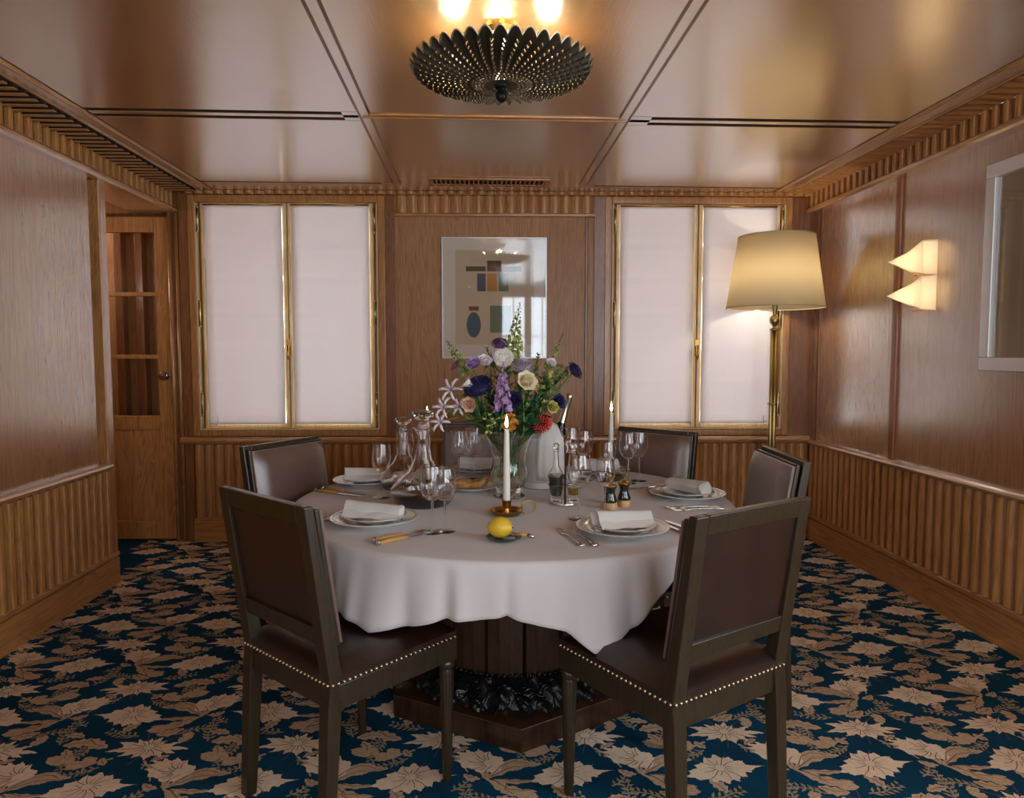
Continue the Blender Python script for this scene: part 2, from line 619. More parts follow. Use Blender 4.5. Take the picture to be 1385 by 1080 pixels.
rail(mb, half_round(0, .70, .756, .045), -2.27, 2.205, WB)
mb.build('chair_rail', M['oak_gloss_x'], wall_back)
mb = MB()
reeds(mb, -2.21, 2.20, 2.443, 2.468, -.02, .03, WB, back=.05)
mb.build('cornice_reeding', M['oak_trim_x'], wall_back)
mb = MB()
reeds(mb, -.745, .641, 2.322, 2.443, 0, .014, WB, pitch=.078, back=.01)
mb.build('frieze_reeding', M['oak_trim_z'], wall_back)
mb = MB()
rail(mb, [(.0, 2.297), (-.02, 2.297), (-.024, 2.303), (-.024, 2.316), (-.018, 2.322), (0, 2.322)], -.753, .649, WB)
mb.build('frieze_molding', M['oak_trim_x'], wall_back)
mb = MB()
mb.box(.585, .605, -.012, .01, .757, 2.297, 0, WB)
mb.build('panel_batten', M['oak_dark'], wall_back, bevel=.004)
mb = MB()
rail(mb, [(.01, 0), (-.034, 0), (-.034, .145), (-.024, .152), (-.028, .162), (-.012, .175), (.01, .175)], -2.19, 2.195, WB)
struct(mb.build('baseboard_back', M['oak_trim_x']))


# ---- windows with sheer blinds
def window(n, u0, u1, handle_side):
    z0, z1 = .756, 2.442
    mb = MB()
    mb.box(u0, u0 + .05, -.02, .06, z0, z1, 0, WB)
    mb.box(u1 - .05, u1, -.02, .06, z0, z1, 0, WB)
    mb.box(u0 + .05, u1 - .05, -.02, .06, 2.392, z1, 0, WB)
    mb.box(u0 + .05, u1 - .05, -.02, .06, z0, .80, 0, WB)
    for q in (u0 + .045, u1 - .085):
        mb.box(q, q + .04, .03, .06, z0, z1, 0, WB)
    mb.box(u0 + .05, u1 - .05, .046, .06, 2.37, z1, 0, WB)
    mb.box(u0 + .05, u1 - .05, .046, .06, z0, .83, 0, WB)
    mb.box((u0 + u1) / 2 - .02, (u0 + u1) / 2 + .02, .046, .06, z0, z1, 0, WB)
    w = mb.build('window_%d' % n, M['oak_trim_z'], kind='structure', bevel=.006)
    mb = MB()
    for a in (u0 + .05, u1 - .062):
        mb.box(a, a + .012, -.024, .02, .80, 2.39, 0, WB)
    mb.box(u0 + .062, u1 - .062, -.024, .02, .80, .812, 0, WB)
    mb.build('casing_bead', M['oak_window_lit'], w, bevel=.003)
    um = (u0 + u1) / 2
    for s, (a, b) in enumerate(((u0 + .082, um - .003), (um + .003, u1 - .082))):
        mb = MB()
        st = .032
        mb.box(a, a + st, -.004, .045, .812, 2.390, 0, WB)
        mb.box(b - st, b, -.004, .045, .812, 2.390, 0, WB)
        mb.box(a + st, b - st, -.004, .045, 2.362, 2.390, 0, WB)
        mb.box(a + st, b - st, -.004, .045, .812, .848, 0, WB)
        sash = mb.build('sash', M['oak_window_lit'], w, bevel=.005)
        mb = MB()
        mb.box(a + st - .005, b - st + .005,   .022, .026, .842, 2.368, 0, WB)
        mb.build('glass_pane', M['pane'], sash)
        # blind hung on the sash: folds show as faint horizontal tucks
        mb = MB()
        ba = a + (.028 if s == 0 else .028)
        bb = b - .028
        rows = 64
        fz = [2.352 - k * .242 for k in range(1, 7)]
        vs = []
        for i in range(rows + 1):
            z = .842 + (2.372 - .842) * i / rows
            dv = -.012 - .002 * math.sin(z * 9)
            for q in fz:
                dv -= .006 * math.exp(-((z - q) / .012) ** 2)
            for k in range(9):
                u = ba + (bb - ba) * k / 8
                vs.append(WB @ V((u, dv - .0015 * math.sin(k * 2.1 + z * 5), z)))
        mb.add(vs, [(i * 9 + k, i * 9 + k + 1, (i + 1) * 9 + k + 1, (i + 1) * 9 + k) for i in range(rows) for k in range(8)], 0, True)
        bl = mb.build('blind', M['blind'], w)
        sol = bl.modifiers.new('thickness', 'SOLIDIFY')
        sol.thickness = .0008
        mb = MB()
        mb.tube([WB @ V((ba, -.016, 2.374)), WB @ V((bb, -.016, 2.374))], .006, 8)
        mb.build('blind_rod', M['brass'], w)
        hu = u0 + .070 if s == 0 else u1 - .070
        for ha, hb in ((2.198, 2.35), (1.54, 1.70), (.916, 1.058)):
            mb = MB()
            mb.tube([WB @ V((hu, -.02, ha)), WB @ V((hu, -.02, hb))], .0085, 10)
            for q in (ha - .008, hb + .008):
                mb.ball(WB @ V((hu, -.02, q)), .008, 8, 5)
            mb.build('hinge', M['brass_dull'], w)
    mb = MB()
    mb.box(um - .012, um + .012, -.012, 0, 1.33, 1.44, 0, WB)
    mb.tube([WB @ V((um, -.01, 1.39)), WB @ V((um, -.04, 1.39))], .008, 8)
    mb.tube([WB @ V((um, -.04, 1.40)), WB @ V((um, -.044, 1.33)), WB @ V((um, -.04, 1.30))], [.009, .008, .006], 8)
    mb.build('window_handle', M['brass'], w)
    mb = MB()
    cu = u1 - .12 if handle_side > 0 else u0 + .12
    pts = [(cu, 2.0), (cu, .88)] + [(cu - .03 * handle_side + .03 * handle_side * math.cos(t), .86 - .03 * math.sin(t)) for t in [PI * k / 8 for k in range(9)]] + [(cu - .06 * handle_side, .9)]
    mb.tube([WB @ V((u, -.03, z)) for u, z in pts], .003, 6)
    mb.build('blind_cord', M['napkin'], w)
    return w


window(1, -2.185, -.82, -1)
window(2, .722, 2.05, 1)

# ---- door alcove at the far left
mb = MB()
mb.box(-3.65, -2.372, 3.95, 4.175, 0, H_C)
mb.box(-3.65, -3.45, 4.17, 5.9, 0, H_C)
mb.box(-3.65, -2.0, 5.75, 5.9, 0, H_C)
mb.box(-2.15, -2.0, 5.2, 5.76, 0, H_C)
alc = mb.build('wall_alcove', M['oak_back'], kind='structure')
mb = MB()
for u in (-3.02, -2.86, -2.70, -2.54):
    mb.box(u, u + .06, .58, .66, 0, 2.4, 0, WB)
mb.build('wall_stile', M['oak_dark'], alc, bevel=.004)
mb = MB()
d0, d1, dv0, dv1 = -3.20, -2.335, .03, .075
st = .105
mb.box(d0, d0 + st, dv0, dv1, .008, 2.297, 0, WB)
mb.box(d1 - st, d1, dv0, dv1, .008, 2.297, 0, WB)
mb.box(d0 + st, d1 - st, dv0, dv1, 2.19, 2.297, 0, WB)
mb.box(d0 + st, d1 - st, dv0, dv1, .80, .90, 0, WB)
mb.box(d0 + st, d1 - st, dv0, dv1, .008, .14, 0, WB)
mb.box(d0 + st, d1 - st, dv0 + .012, dv1 - .012, .14, .80, 0, WB)
mb.box(d0 + st, d1 - st, dv0 + .005, dv1 - .005, 1.305, 1.335, 0, WB)
mb.box(d0 + st, d1 - st, dv0 + .005, dv1 - .005, 1.745, 1.775, 0, WB)
door = mb.build('door_1', M['oak_trim_z'], kind='structure', bevel=.004)
mb = MB()
mb.box(d0 + st - .004, d1 - st + .004, .05, .055, .896, 2.194, 0, WB)
mb.build('glass_pane', M['pane'], door)
mb = MB()
kx = WB @ V((d1 - .045, dv0, 1.185))
km = Matrix.Translation(kx) @ Matrix.Rotation(-_a, 4, 'Z') @ Matrix.Rotation(PI / 2, 4, 'X')
mb.lathe([(0, 0), (.026, 0), (.026, .006), (.012, .01), (.011, .03), (.026, .036), (.034, .05), (.03, .064), (0, .07)], 24, 0, km)
mb.build('door_knob', M['steel'], door)
mb = MB()
mb.box(-2.333, -2.322, .02, .06, 1.13, 1.24, 0, WB)
mb.build('latch_plate', M['brass'], door)
mb = MB()
mb.box(-2.325, -2.235, .0, .16, 0, 2.315, 0, WB)
mb.box(-3.5, -2.235, .1, .16, 2.30, 2.34, 0, WB)
jb = mb.build('trim_1', M['oak_dark'], kind='structure', bevel=.004)
mb = MB()
for u in (-2.316, -2.268):
    mb.tube([WB @ V((u, -.006, 0)), WB @ V((u, -.006, 2.312))], .014, 10)
mb.build('jamb_bead', M['oak_gloss_z'], jb)

# ---- ceiling of lacquered panels with paired grooves
mb = MB()
Z0, Z1 = H_C, H_C + .016
mb.box(-3.7, 2.75, -2.35, 5.95, Z1 + .002, Z1 + .12, 0)
xs = [(-1.80, -.558), (-.544, -.507), (-.493, .678), (.692, .729), (.743, 2.065)]
ys = [(-2.2, 1.0), (1.012, 1.053), (1.065, 3.405), (3.417, 3.458), (3.47, 4.79)]
for i, (a, b) in enumerate(xs):
    for j, (c, d) in enumerate(ys if i == 2 else [(-2.2, 1.0), (1.012, 1.053), (1.065, 3.390), (3.436, 3.470), (3.516, 4.77)] if i in (0, 4) else [(-2.2, 4.79)]):
        mb.box(a, b, c, d, Z0, Z1 + .004, 0)
mb.box(-1.80, 2.065, 4.802, 4.83, Z0, Z1 + .004, 0)
mb.box(-1.80, 2.065, 4.842, 5.2, Z0, Z1 + .004, 0)
mb.box(-1.905, -1.812, -2.2, 5.2, Z0, Z1 + .004, 0)
mb.box(2.077, 2.185, -2.2, 5.2, Z0, Z1 + .004, 0)
mb.box(-.63, -.556, 3.385, 3.52, Z0, Z1 + .004, 0)
mb.box(.741, .84, 3.385, 3.52, Z0, Z1 + .004, 0)
ceiling = mb.build('ceiling', M['oak_ceiling'], kind='structure')
mb = MB()
for a, b in ((-1.80, -.63), (.84, 2.065)):
    mb.box(a, b, 3.388, 3.438, Z0 + .003, Z1 + .004)
    mb.box(a, b, 3.468, 3.518, Z0 + .003, Z1 + .004)
for a, b in ((-1.80, -.63), (.80, 2.065)):
    mb.box(a, b, 4.768, 4.804, Z0 + .002, Z1 + .004)
    mb.box(a, b, 4.828, 4.844, Z0 + .002, Z1 + .004)
mb.build('ceiling_slot_shade', M['hollow_shade'], ceiling)  # dark strips painted as the shade inside the slots
mb = MB()
mb.box(-.50, .685, 3.408, 3.424, Z0 - .007, Z0 + .01)
mb.box(-.54, .725, 3.450, 3.464, Z0 - .007, Z0 + .01)
mb.build('ceiling_bead', M['oak_gloss_x'], ceiling, bevel=.003)
mb = MB()
for a, b in ((-1.914, -1.90), (-1.835, -1.826), (2.092, 2.10), (2.180, 2.192)):
    mb.box(a, b, -2.2, 5.1, Z0 - .008, Z0 + .002, 0)
mb.build('ceiling_bead', M['oak_trim_y'], ceiling, bevel=.003)
mb = MB()
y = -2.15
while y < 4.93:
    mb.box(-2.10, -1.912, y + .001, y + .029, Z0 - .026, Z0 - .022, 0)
    mb.box(-2.10, -1.912, y, y + .030, Z0 - .022, Z0 + .002, 1)  # slat sides coloured dark for the shade between slats
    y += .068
mb.build('soffit_slats', [M['oak_trim_x'], M['hollow_shade']], ceiling)
mb = MB()
y = -2.15
while y < 4.87:
    mb.add([(x, y + dy, Z0 - .001 - .010 * math.sin(PI * k / 6)) for x in (2.192, 2.345) for k, dy in enumerate([.064 * q / 6 for q in range(7)])],
           [(k, k + 1, k + 8, k + 7) for k in range(6)], 0, True)
    y += .068
mb.box(2.19, 2.36, -2.2, 5.0, Z0 - .001, Z1 + .004, 0)
mb.build('soffit_slats', M['oak_trim_x'], ceiling)
mb = MB()
mb.box(-2.12, -1.905, -2.2, 5.2, Z0, Z1 + .004, 0)
mb.build('soffit_shade_sheet', M['hollow_shade'], ceiling)  # dark sheet painted as the shade above the slats

# ---- ceiling air grille
gv = thing('ceiling_vent', 'slim slotted oak air grille in the ceiling above the framed print', 'vent', (.085, 4.69, H_C))
mb = MB()
x0, x1, y0, y1 = -.395, .395, -.095, .095
mb.box(x0, x1, y0, y0 + .03, -.012, 0)
mb.box(x0, x1, y1 - .03, y1, -.012, 0)
mb.box(x0, x0 + .03, y0 + .03, y1 - .03, -.012, 0)
mb.box(x1 - .03, x1, y0 + .03, y1 - .03, -.012, 0)
mb.build('vent_frame', M['oak_trim_x'], gv, bevel=.003)
mb = MB()
mb.box(x0 + .03, x1 - .03, y0 + .03, y1 - .03, -.002, 0)
mb.build('vent_backing', M['hollow_shade'], gv)  # dark sheet painted as the shade behind the grille slats
mb = MB()
for k in range(24):
    x = x0 + .045 + k * .0305
    mb.box(x, x + .010, y0 + .03, y1 - .03, -.011, -.002)
mb.build('vent_slats', M['oak_trim_y'], gv)

# ---- rear wall behind the camera, with three sash windows to the daylight
mb = MB()
wins = [(-.05, .95), (1.15, 2.2)]
zw0, zw1 = .75, 2.36
xs_ = [-2.4] + [q for w_ in wins for q in w_] + [2.7]
for k in range(0, len(xs_), 2):
    mb.box(xs_[k], xs_[k + 1], REAR - .2, REAR, 0, H_C)
for a, b in wins:
    mb.box(a, b, REAR - .2, REAR, 0, zw0)
    mb.box(a, b, REAR - .2, REAR, zw1, H_C)
struct(mb.build('wall_rear', M['oak_back']))
REARM = Matrix.Translation((0, REAR, 0)) @ Matrix.Scale(-1, 4, (0, 1, 0)) @ Matrix.Scale(1, 4)
for k, (a, b, fm) in enumerate([(a, b, REARM) for a, b in wins] + [(-b, -a, WR) for a, b in SIDE_FILL] + [(a, b, WL) for a, b in SIDE_FILL_L]):  # the side wall windows are added for light, none is seen
    mb = MB()
    m_ = (a + b) / 2
    for q0, q1 in ((a, a + .06), (b - .06, b), (m_ - .06, m_ + .06)):
        mb.box(q0, q1, .04, .12, zw0, zw1, 0, fm)
    for q0, q1 in ((zw0, zw0 + .06), (zw1 - .06, zw1)):
        mb.box(a, b, .045, .115, q0, q1, 0, fm)
    for c in ((a + m_) / 2, (b + m_) / 2):
        mb.box(c - .01, c + .01, .06, .1, zw0, zw1, 0, fm)
    mb.box(a, b, .06, .1, 1.62, 1.64, 0, fm)
    struct(mb.build('window_%d' % (k + 3), M['oak_trim_z']))
    lt = bpy.data.lights.new('daylight_opening', 'AREA')
    lt.shape = 'RECTANGLE'
    lt.size = b - a
    lt.size_y = zw1 - zw0
    lt.cycles.is_portal = True
    lo = bpy.data.objects.new('daylight_opening', lt)
    COL.objects.link(lo)
    lo.location = fm @ V((m_, .24, (zw0 + zw1) / 2))
    inward = (fm.to_3x3() @ V((0, -1, 0)))
    lo.rotation_euler = inward.to_track_quat('-Z', 'Y').to_euler()
# ------------------------------------------------------------------ carpet: woven floral repeat laid out as inlaid shapes
M['carpet'] = mat('dark_teal_carpet_pile', lin(9, 44, 62), .95, spec=.1)
cv = coords(M['carpet'], (1, 1, 1))
pn = noise(M['carpet'], cv, 420, 2, .6)
nodes(M['carpet'])[1].new(ramp(M['carpet'], noise(M['carpet'], cv, 3, 4, .6), [(.3, lin(10, 52, 74)), (.7, lin(19, 71, 98))]), nodes(M['carpet'])[2].inputs['Base Color'])
bump(M['carpet'], pn, .5, .003)
for nm, c1, c2 in (('carpet_beige', (228, 202, 172), (242, 220, 194)), ('carpet_tan', (182, 154, 124), (206, 178, 148)), ('carpet_vein', (112, 86, 64), (130, 102, 76)), ('carpet_sprig', (140, 130, 106), (176, 158, 130))):
    M[nm] = mat(nm, lin(*c1), .95, spec=.1)
    q = coords(M[nm], (1, 1, 1))
    nodes(M[nm])[1].new(ramp(M[nm], noise(M[nm], q, 60, 4, .7), [(.35, lin(*c1)), (.65, lin(*c2))]), nodes(M[nm])[2].inputs['Base Color'])
    bump(M[nm], noise(M[nm], q, 420, 2, .6), .5, .003)

mb = MB()
mb.box(-3.66, 2.7, -2.4, 5.95, -.1, 0, 0)


def petal_pts(cx, cy, ang, ln, w, tip=1.0, teeth=0):
    # one petal as a list of points (left edge out, right edge back)
    d = V((math.cos(ang), math.sin(ang)))
    s = V((-d.y, d.x))
    L = []
    for t, k in ((.15, .45), (.4, .85), (.65, 1.0), (.85, .72)):
        L.append((t, k))
    out = [V((cx, cy)) + d * (ln * t) + s * (w * k) for t, k in L]
    out.append(V((cx, cy)) + d * ln * tip)
    out += [V((cx, cy)) + d * (ln * t) - s * (w * k) for t, k in reversed(L)]
    return out


def star_flower():
    # ragged open flower: unequal pointed petals round a wide middle
    pts = []
    spec = [(0.0, .150, .024), (24, .112, .03), (52, .070, .03), (80, .085, .03), (108, .072, .03), (140, .090, .032), (166, .135, .026), (196, .150, .022), (222, .110, .03), (252, .088, .034), (285, .098, .034), (318, .105, .032), (342, .120, .022)]
    n = len(spec)
    for i, (a, l, w) in enumerate(spec):
        a2 = spec[(i + 1) % n][0] + (360 if i == n - 1 else 0)
        for da, rr in ((-5, .80), (0, 1.0), (4, .86)):
            pts.append((math.cos(math.radians(a + da)) * l * rr, math.sin(math.radians(a + da)) * l * rr * .86))
        am = (a + a2) / 2
        rm = min(l, spec[(i + 1) % n][1]) * .70
        pts.append((math.cos(math.radians(am)) * rm, math.sin(math.radians(am)) * rm * .86))
    return pts


def bell_flower():
    return [(-.155, -.035), (-.115, -.02), (-.12, .0), (-.08, .012), (-.085, .03), (-.045, .04), (-.03, .075), (-.008, .06), (.012, .082), (.03, .056), (.06, .06), (.065, .032), (.10, .028), (.095, .006), (.165, -.012), (.115, -.022), (.10, -.04), (.075, -.038),
            (.07, -.066), (.045, -.06), (.035, -.085), (.01, -.072), (-.01, -.092), (-.03, -.07), (-.055, -.08), (-.07, -.055), (-.10, -.058), (-.11, -.04)]


def cup_flower():
    return [(-.115, .045), (-.07, .05), (-.075, .07), (-.035, .06), (-.03, .09), (0.005, .07), (.02, .085), (.045, .055), (.075, .06), (.095, .03), (.10, -.03), (.085, -.055), (.05, -.05), (.02, -.062), (-.02, -.045), (-.05, -.05), (-.07, -.02), (-.105, -.012), (-.075, .005), (-.118, .018), (-.085, .028)]


def bud():
    return [(-.05, 0), (-.032, .022), (-.01, .028), (.0, .014), (.012, .03), (.03, .024), (.042, .004), (.03, -.022), (0, -.03), (-.03, -.022)]


def leaf(l, w, bend, n=7):
    a, b = [], []
    for k in range(n + 1):
        t = k / n
        c = V((l * t, bend * math.sin(PI * t * .9)))
        h = w * math.sin(PI * min(1, t * .94 + .04)) ** .8 * (1 + .22 * (-1) ** k)
        a.append(c + V((0, h)))
        b.append(c - V((0, h)))
    return [tuple(p) for p in a + b[::-1]]


def stroke(pts, w):
    pts = [V(p) for p in pts]
    L, Rr = [], []
    for i, p in enumerate(pts):
        t = (pts[min(i + 1, len(pts) - 1)] - pts[max(i - 1, 0)]).normalized()
        s = V((-t.y, t.x)) * w * (1 - .6 * i / len(pts))
        L.append(p + s)
        Rr.append(p - s)
    return [tuple(p) for p in L + Rr[::-1]]


def sprig(l, n, s):
    out = [stroke([(0, 0), (l * .35, .012), (l * .7, .008), (l, .02)], .0035)]
    for k in range(n):
        t = (k + .6) / n
        for sd in (1, -1):
            a = (1.0 + .1 * k) * sd * .8
            b = V((l * t, .012 * math.sin(t * 3)))
            e = b + V((math.cos(a), math.sin(a))) * s * (1 - .35 * t)
            m = (b + e) / 2
            p = V((-math.sin(a), math.cos(a))) * s * .16
            out.append([tuple(b), tuple(m + p), tuple(e), tuple(m - p)])
    return out


def rot(poly, deg, dx, dy, sc=1):
    c, s = math.cos(math.radians(deg)), math.sin(math.radians(deg))
    return [((x * c - y * s) * sc + dx, (x * s + y * c) * sc + dy) for x, y in poly]


CELL = []   # (material, layer, polygon)


def cell(mi, ly, poly, deg=0, dx=0, dy=0, sc=1):
    CELL.append((mi, ly, rot(poly, deg, dx, dy, sc)))


def ragged(poly, amp, seed):
    # nibble the outline so petals look woven and uneven
    rr = random.Random(seed)
    out = []
    for i, p in enumerate(poly):
        q = V(poly[(i + 1) % len(poly)])
        p = V(p)
        d = q - p
        out.append(tuple(p))
        if d.length > .02:
            nrm = V((d.y, -d.x)).normalized()
            for t in (.3, .55, .78):
                out.append(tuple(p + d * t + nrm * rr.uniform(-amp, amp)))
    return out


def veins(angs, deg, dx, dy, sc):
    for a, l in angs:
        cell(3, 3, stroke([(.018, 0), (l * .6, .004), (l, -.002)], .0018), a + deg, dx, dy, sc)


cell(1, 2, ragged(star_flower(), .004, 1), -6, 0, .01, .94)
veins([(a, .05 + .035 * ((a // 24) % 3)) for a in range(0, 360, 24)], -6, 0, .01, .9)
cell(1, 2, ragged(bell_flower(), .004, 2), 6, -.09, -.205, .92)
veins([(a, .045 + .025 * ((a // 28) % 3)) for a in range(0, 360, 28)], 6, -.09, -.205, .9)
cell(1, 2, ragged(cup_flower(), .004, 3), -18, .125, -.135, .84)
veins([(a, .05 + .02 * ((a // 20) % 2)) for a in range(110, 260, 20)], -18, .16, -.14, 1)
cell(2, 1, stroke([(.02, -.07), (.035, -.09), (.05, -.10), (.075, -.15), (.09, -.185)], .0045))
cell(2, 2, ragged(bud(), .003, 4), 40, -.175, -.075, 1.05)
cell(2, 2, leaf(.07, .014, .01), 115, -.20, -.09)
cell(2, 1, stroke([(-.09, -.05), (-.13, -.07), (-.16, -.10), (-.15, -.13)], .0045))
# large curled leaves between the flower columns
for dg, dx, dy, l, w, bd in ((18, .145, -.225, .20, .022, .03), (-22, .15, -.225, .17, .020, -.03), (62, .14, -.22, .08, .016, .012), (150, .13, -.225, .06, .014, .01), (-60, .20, -.235, .09, .016, -.02), (40, .16, -.215, .14, .013, .02), (-4, .17, -.23, .13, .012, -.01)):
    cell(2, 2, ragged(leaf(l, w, bd), .002, int(dg) + 200), dg, dx, dy)
    cell(3, 3, stroke([(.02, .004), (l * .5, bd * .95), (l * .9, bd * .35)], .002), dg, dx, dy)
for dg, dx, dy, l, w, bd in ((10, .20, .035, .095, .026, .004), (-32, -.235, .075, .11, .026, -.01), (200, .07, .125, .09, .022, .01), (60, -.14, .11, .075, .020, .006), (-70, .225, .01, .07, .018, .006), (120, -.10, -.09, .05, .015, .004), (30, .04, -.075, .06, .013, .006), (165, -.20, -.155, .07, .016, -.006), (-15, .17, .105, .075, .018, .005)):
    cell(2, 2, ragged(leaf(l, w, bd), .002, int(dg) + 300), dg, dx, dy)
    cell(3, 3, stroke([(.01, 0), (l * .5, bd), (l * .85, bd * .4)], .002), dg, dx, dy)
cell(2, 2, ragged(bud(), .003, 5), -20, .235, -.055, .95)
cell(2, 2, ragged(bud(), .003, 6), 10, -.02, .125, .8)
cell(2, 2, ragged(bud(), .003, 7), 80, .10, .07, .75)
for l, n_, s_, dg, dx, dy in ((.15, 7, .036, 96, .185, .04), (.13, 6, .034, 20, .06, .09), (.13, 6, .034, 160, -.07, .085), (.12, 6, .03, -115, -.20, .02), (.11, 6, .028, -40, .02, -.09), (.12, 6, .03, 200, -.11, -.10), (.12, 6, .03, 75, -.235, -.06), (.11, 6, .028, -80, .245, -.02), (.10, 5, .028, 130, .21, .16)):
    for poly in sprig(l, n_, s_):
        cell(4, 1, poly, dg, dx, dy)
PX, PY, JIT = .50, .442, 0
for r in range(-5, 8):
    for c in range(-7, 7):
        ox = 1.376 + c * PX + (PX / 2 if r % 2 else 0)
        oy = 2.368 + r * PY
        if ox < -3.6 or ox > 2.75 or oy < -.2 or oy > 5.6:
            continue
        mir = -1 if r % 2 else 1
        for mi, ly, poly in CELL:
            JIT += 1
            pts = [(ox + x * mir, oy + y, ly * .0005 + (JIT % 97) * 3e-6) for x, y in poly]
            if max(p[0] for p in pts) > 2.6:
                continue
            if mir < 0:
                pts = pts[::-1]
            mb.add(pts, [tuple(range(len(pts)))], mi)
floor = mb.build('floor', [M['carpet'], M['carpet_beige'], M['carpet_tan'], M['carpet_vein'], M['carpet_sprig']], kind='structure')

# ------------------------------------------------------------------ world and daylight
w = bpy.data.worlds.new('overcast_daylight')
SC.world = w
w.use_nodes = True
bg = w.node_tree.nodes['Background']
bg.inputs['Color'].default_value = (.80, .90, 1, 1)
bg.inputs['Strength'].default_value = 4.2
# ------------------------------------------------------------------ dining chairs
def bk(x, d, z):
    return (x, -.205 - (z - .46) * .155 + d, z)


def slab(mb, x0, x1, d0, d1, z0, z1, mi=0):
    vs = [bk(x, d, z) for z in (z0, z1) for d in (d0, d1) for x in (x0, x1)]
    mb.add(vs, [(0, 2, 3, 1), (4, 5, 7, 6), (0, 1, 5, 4), (2, 6, 7, 3), (0, 4, 6, 2), (1, 3, 7, 5)], mi)


def make_chair(label):
    t = thing('dining_chair', label, 'chair', group='leather dining chairs around the table')
    ZT = .958
    # seat: domed leather pad
    mb = MB()
    n = 14
    W0, W1 = .222, .238
    top = []
    for j in range(n + 1):
        for i in range(n + 1):
            a, b = i / n * 2 - 1, j / n * 2 - 1
            w = W0 + (W1 - W0) * (b + 1) / 2
            ed = min(1, (1 - max(abs(a), abs(b))) / .22)
            top.append((a * w, b * .228, .486 + .030 * math.sin(ed * PI / 2)))
    mb.add(top, [(j * (n + 1) + i, j * (n + 1) + i + 1, (j + 1) * (n + 1) + i + 1, (j + 1) * (n + 1) + i) for j in range(n) for i in range(n)], 0, True)
    vs = [(-W0, -.228), (W0, -.228), (W1, .228), (-W1, .228)]
    mb.prism(vs, .462, .4865, 0)
    mb.build('seat', M['leather'], t, weld=True)
    mb = MB()
    for (xa, ya), (xb, yb) in (((-.212, -.212), (.212, -.212)), ((-.228, .212), (.228, .212))):
        mb.box(xa + .02, xb - .02, ya - .011, ya + .011, .395, .463)
    for s in (-1, 1):
        mb.add([(s * (x + d), y, z) for z in (.395, .463) for x, y in ((.212, -.2), (.228, .2)) for d in (-.011, .011)],
               [(0, 2, 3, 1), (4, 5, 7, 6), (0, 1, 5, 4), (2, 6, 7, 3), (0, 4, 6, 2), (1, 3, 7, 5)])
    mb.build('seat_frame', M['chair_wood'], t, bevel=.003)
    mb = MB()
    cs = [(-W0, -.228), (W0, -.228), (W1, .228), (-W1, .228)]
    for q in range(4):
        a, b = V(cs[q]), V(cs[(q + 1) % 4])
        k = int((b - a).length / .0175)
        nrm = (b - a).normalized()
        nrm = V((nrm.y, -nrm.x))
        for i in range(k):
            p = a + (b - a) * ((i + .5) / k) + nrm * .001
            mb.ball((p.x, p.y, .468), .0052, 6, 4)
    mb.build('nailhead_trim', M['nail'], t)
    for s in (-1, 1):
        # front leg: square block, collar, fluted taper
        mb = MB()
        mx = Matrix.Translation((s * .215, .205, 0))
        mb.box(-.023, .023, -.023, .023, .395, .463, 0, mx)

        def fl(r, a, z):
            return r * (1 - .10 * abs(math.sin(a * 5))) if z < .365 else r
        mb.lathe([(0, 0), (.013, 0), (.0145, .02), (.024, .36), (.021, .368), (.026, .376), (.026, .388), (.022, .395), (0, .395)], 40, 0, mx, rfun=fl)
        mb.build('leg', M['chair_wood'], t)
        # rear leg running up into the back post
        mb = MB()
        pr = [(-.236, 0), (-.212, .40), (-.205, .46), (bk(0, 0, ZT)[1], ZT)]
        hw = [.019, .0225, .0225, .022]
        hd = [.017, .022, .022, .014]
        vs = []
        for (y, z), w_, d_ in zip(pr, hw, hd):
            for dx, dy in ((-w_, -d_), (w_, -d_), (w_, d_), (-w_, d_)):
                vs.append((s * .200 + dx, y + dy, z))
        fs = [(0, 3, 2, 1), (12, 13, 14, 15)]
        for k in range(3):
            for e in range(4):
                f_ = (e + 1) % 4
                fs.append((k * 4 + e, k * 4 + f_, k * 4 + 4 + f_, k * 4 + 4 + e))
        mb.add(vs, fs)
        mb.build('leg', M['chair_wood'], t, bevel=.004)
    mb = MB()
    slab(mb, -.178, .178, -.014, .014, ZT - .052, ZT)
    mb.build('top_rail', M['chair_wood'], t, bevel=.003)
    mb = MB()
    slab(mb, -.178, .178, -.016, .014, .575, .622)
    mb.build('lower_rail', M['chair_wood'], t, bevel=.003)
    mb = MB()
    slab(mb, -.179, .179, -.006, .004, .621, ZT - .051)
    mb.build('back_panel', M['leather'], t)
    # upholstered inner back: board, dark gap, pad
    mb = MB()
    slab(mb, -.214, .214, .020, .036, .565, ZT - .012)
    mb.build('back_board', M['chair_wood'], t, bevel=.004)
    mb = MB()
    n = 10
    pts = []
    for j in range(n + 1):
        for i in range(n + 1):
            a, b = i / n * 2 - 1, j / n * 2 - 1
            ed = min(1, (1 - max(abs(a), abs(b))) / .16)
            z = .57 + (ZT - .02 - .57) * (b + 1) / 2
            pts.append(bk(a * .208, .046 + .024 * math.sin(ed * PI / 2), z))
    mb.add(pts, [(j * (n + 1) + i, j * (n + 1) + i + 1, (j + 1) * (n + 1) + i + 1, (j + 1) * (n + 1) + i) for j in range(n) for i in range(n)], 0, True)
    slab(mb, -.208, .208, .035, .0462, .57, ZT - .02)
    mb.build('backrest', M['leather_back'], t, weld=True)
    return t


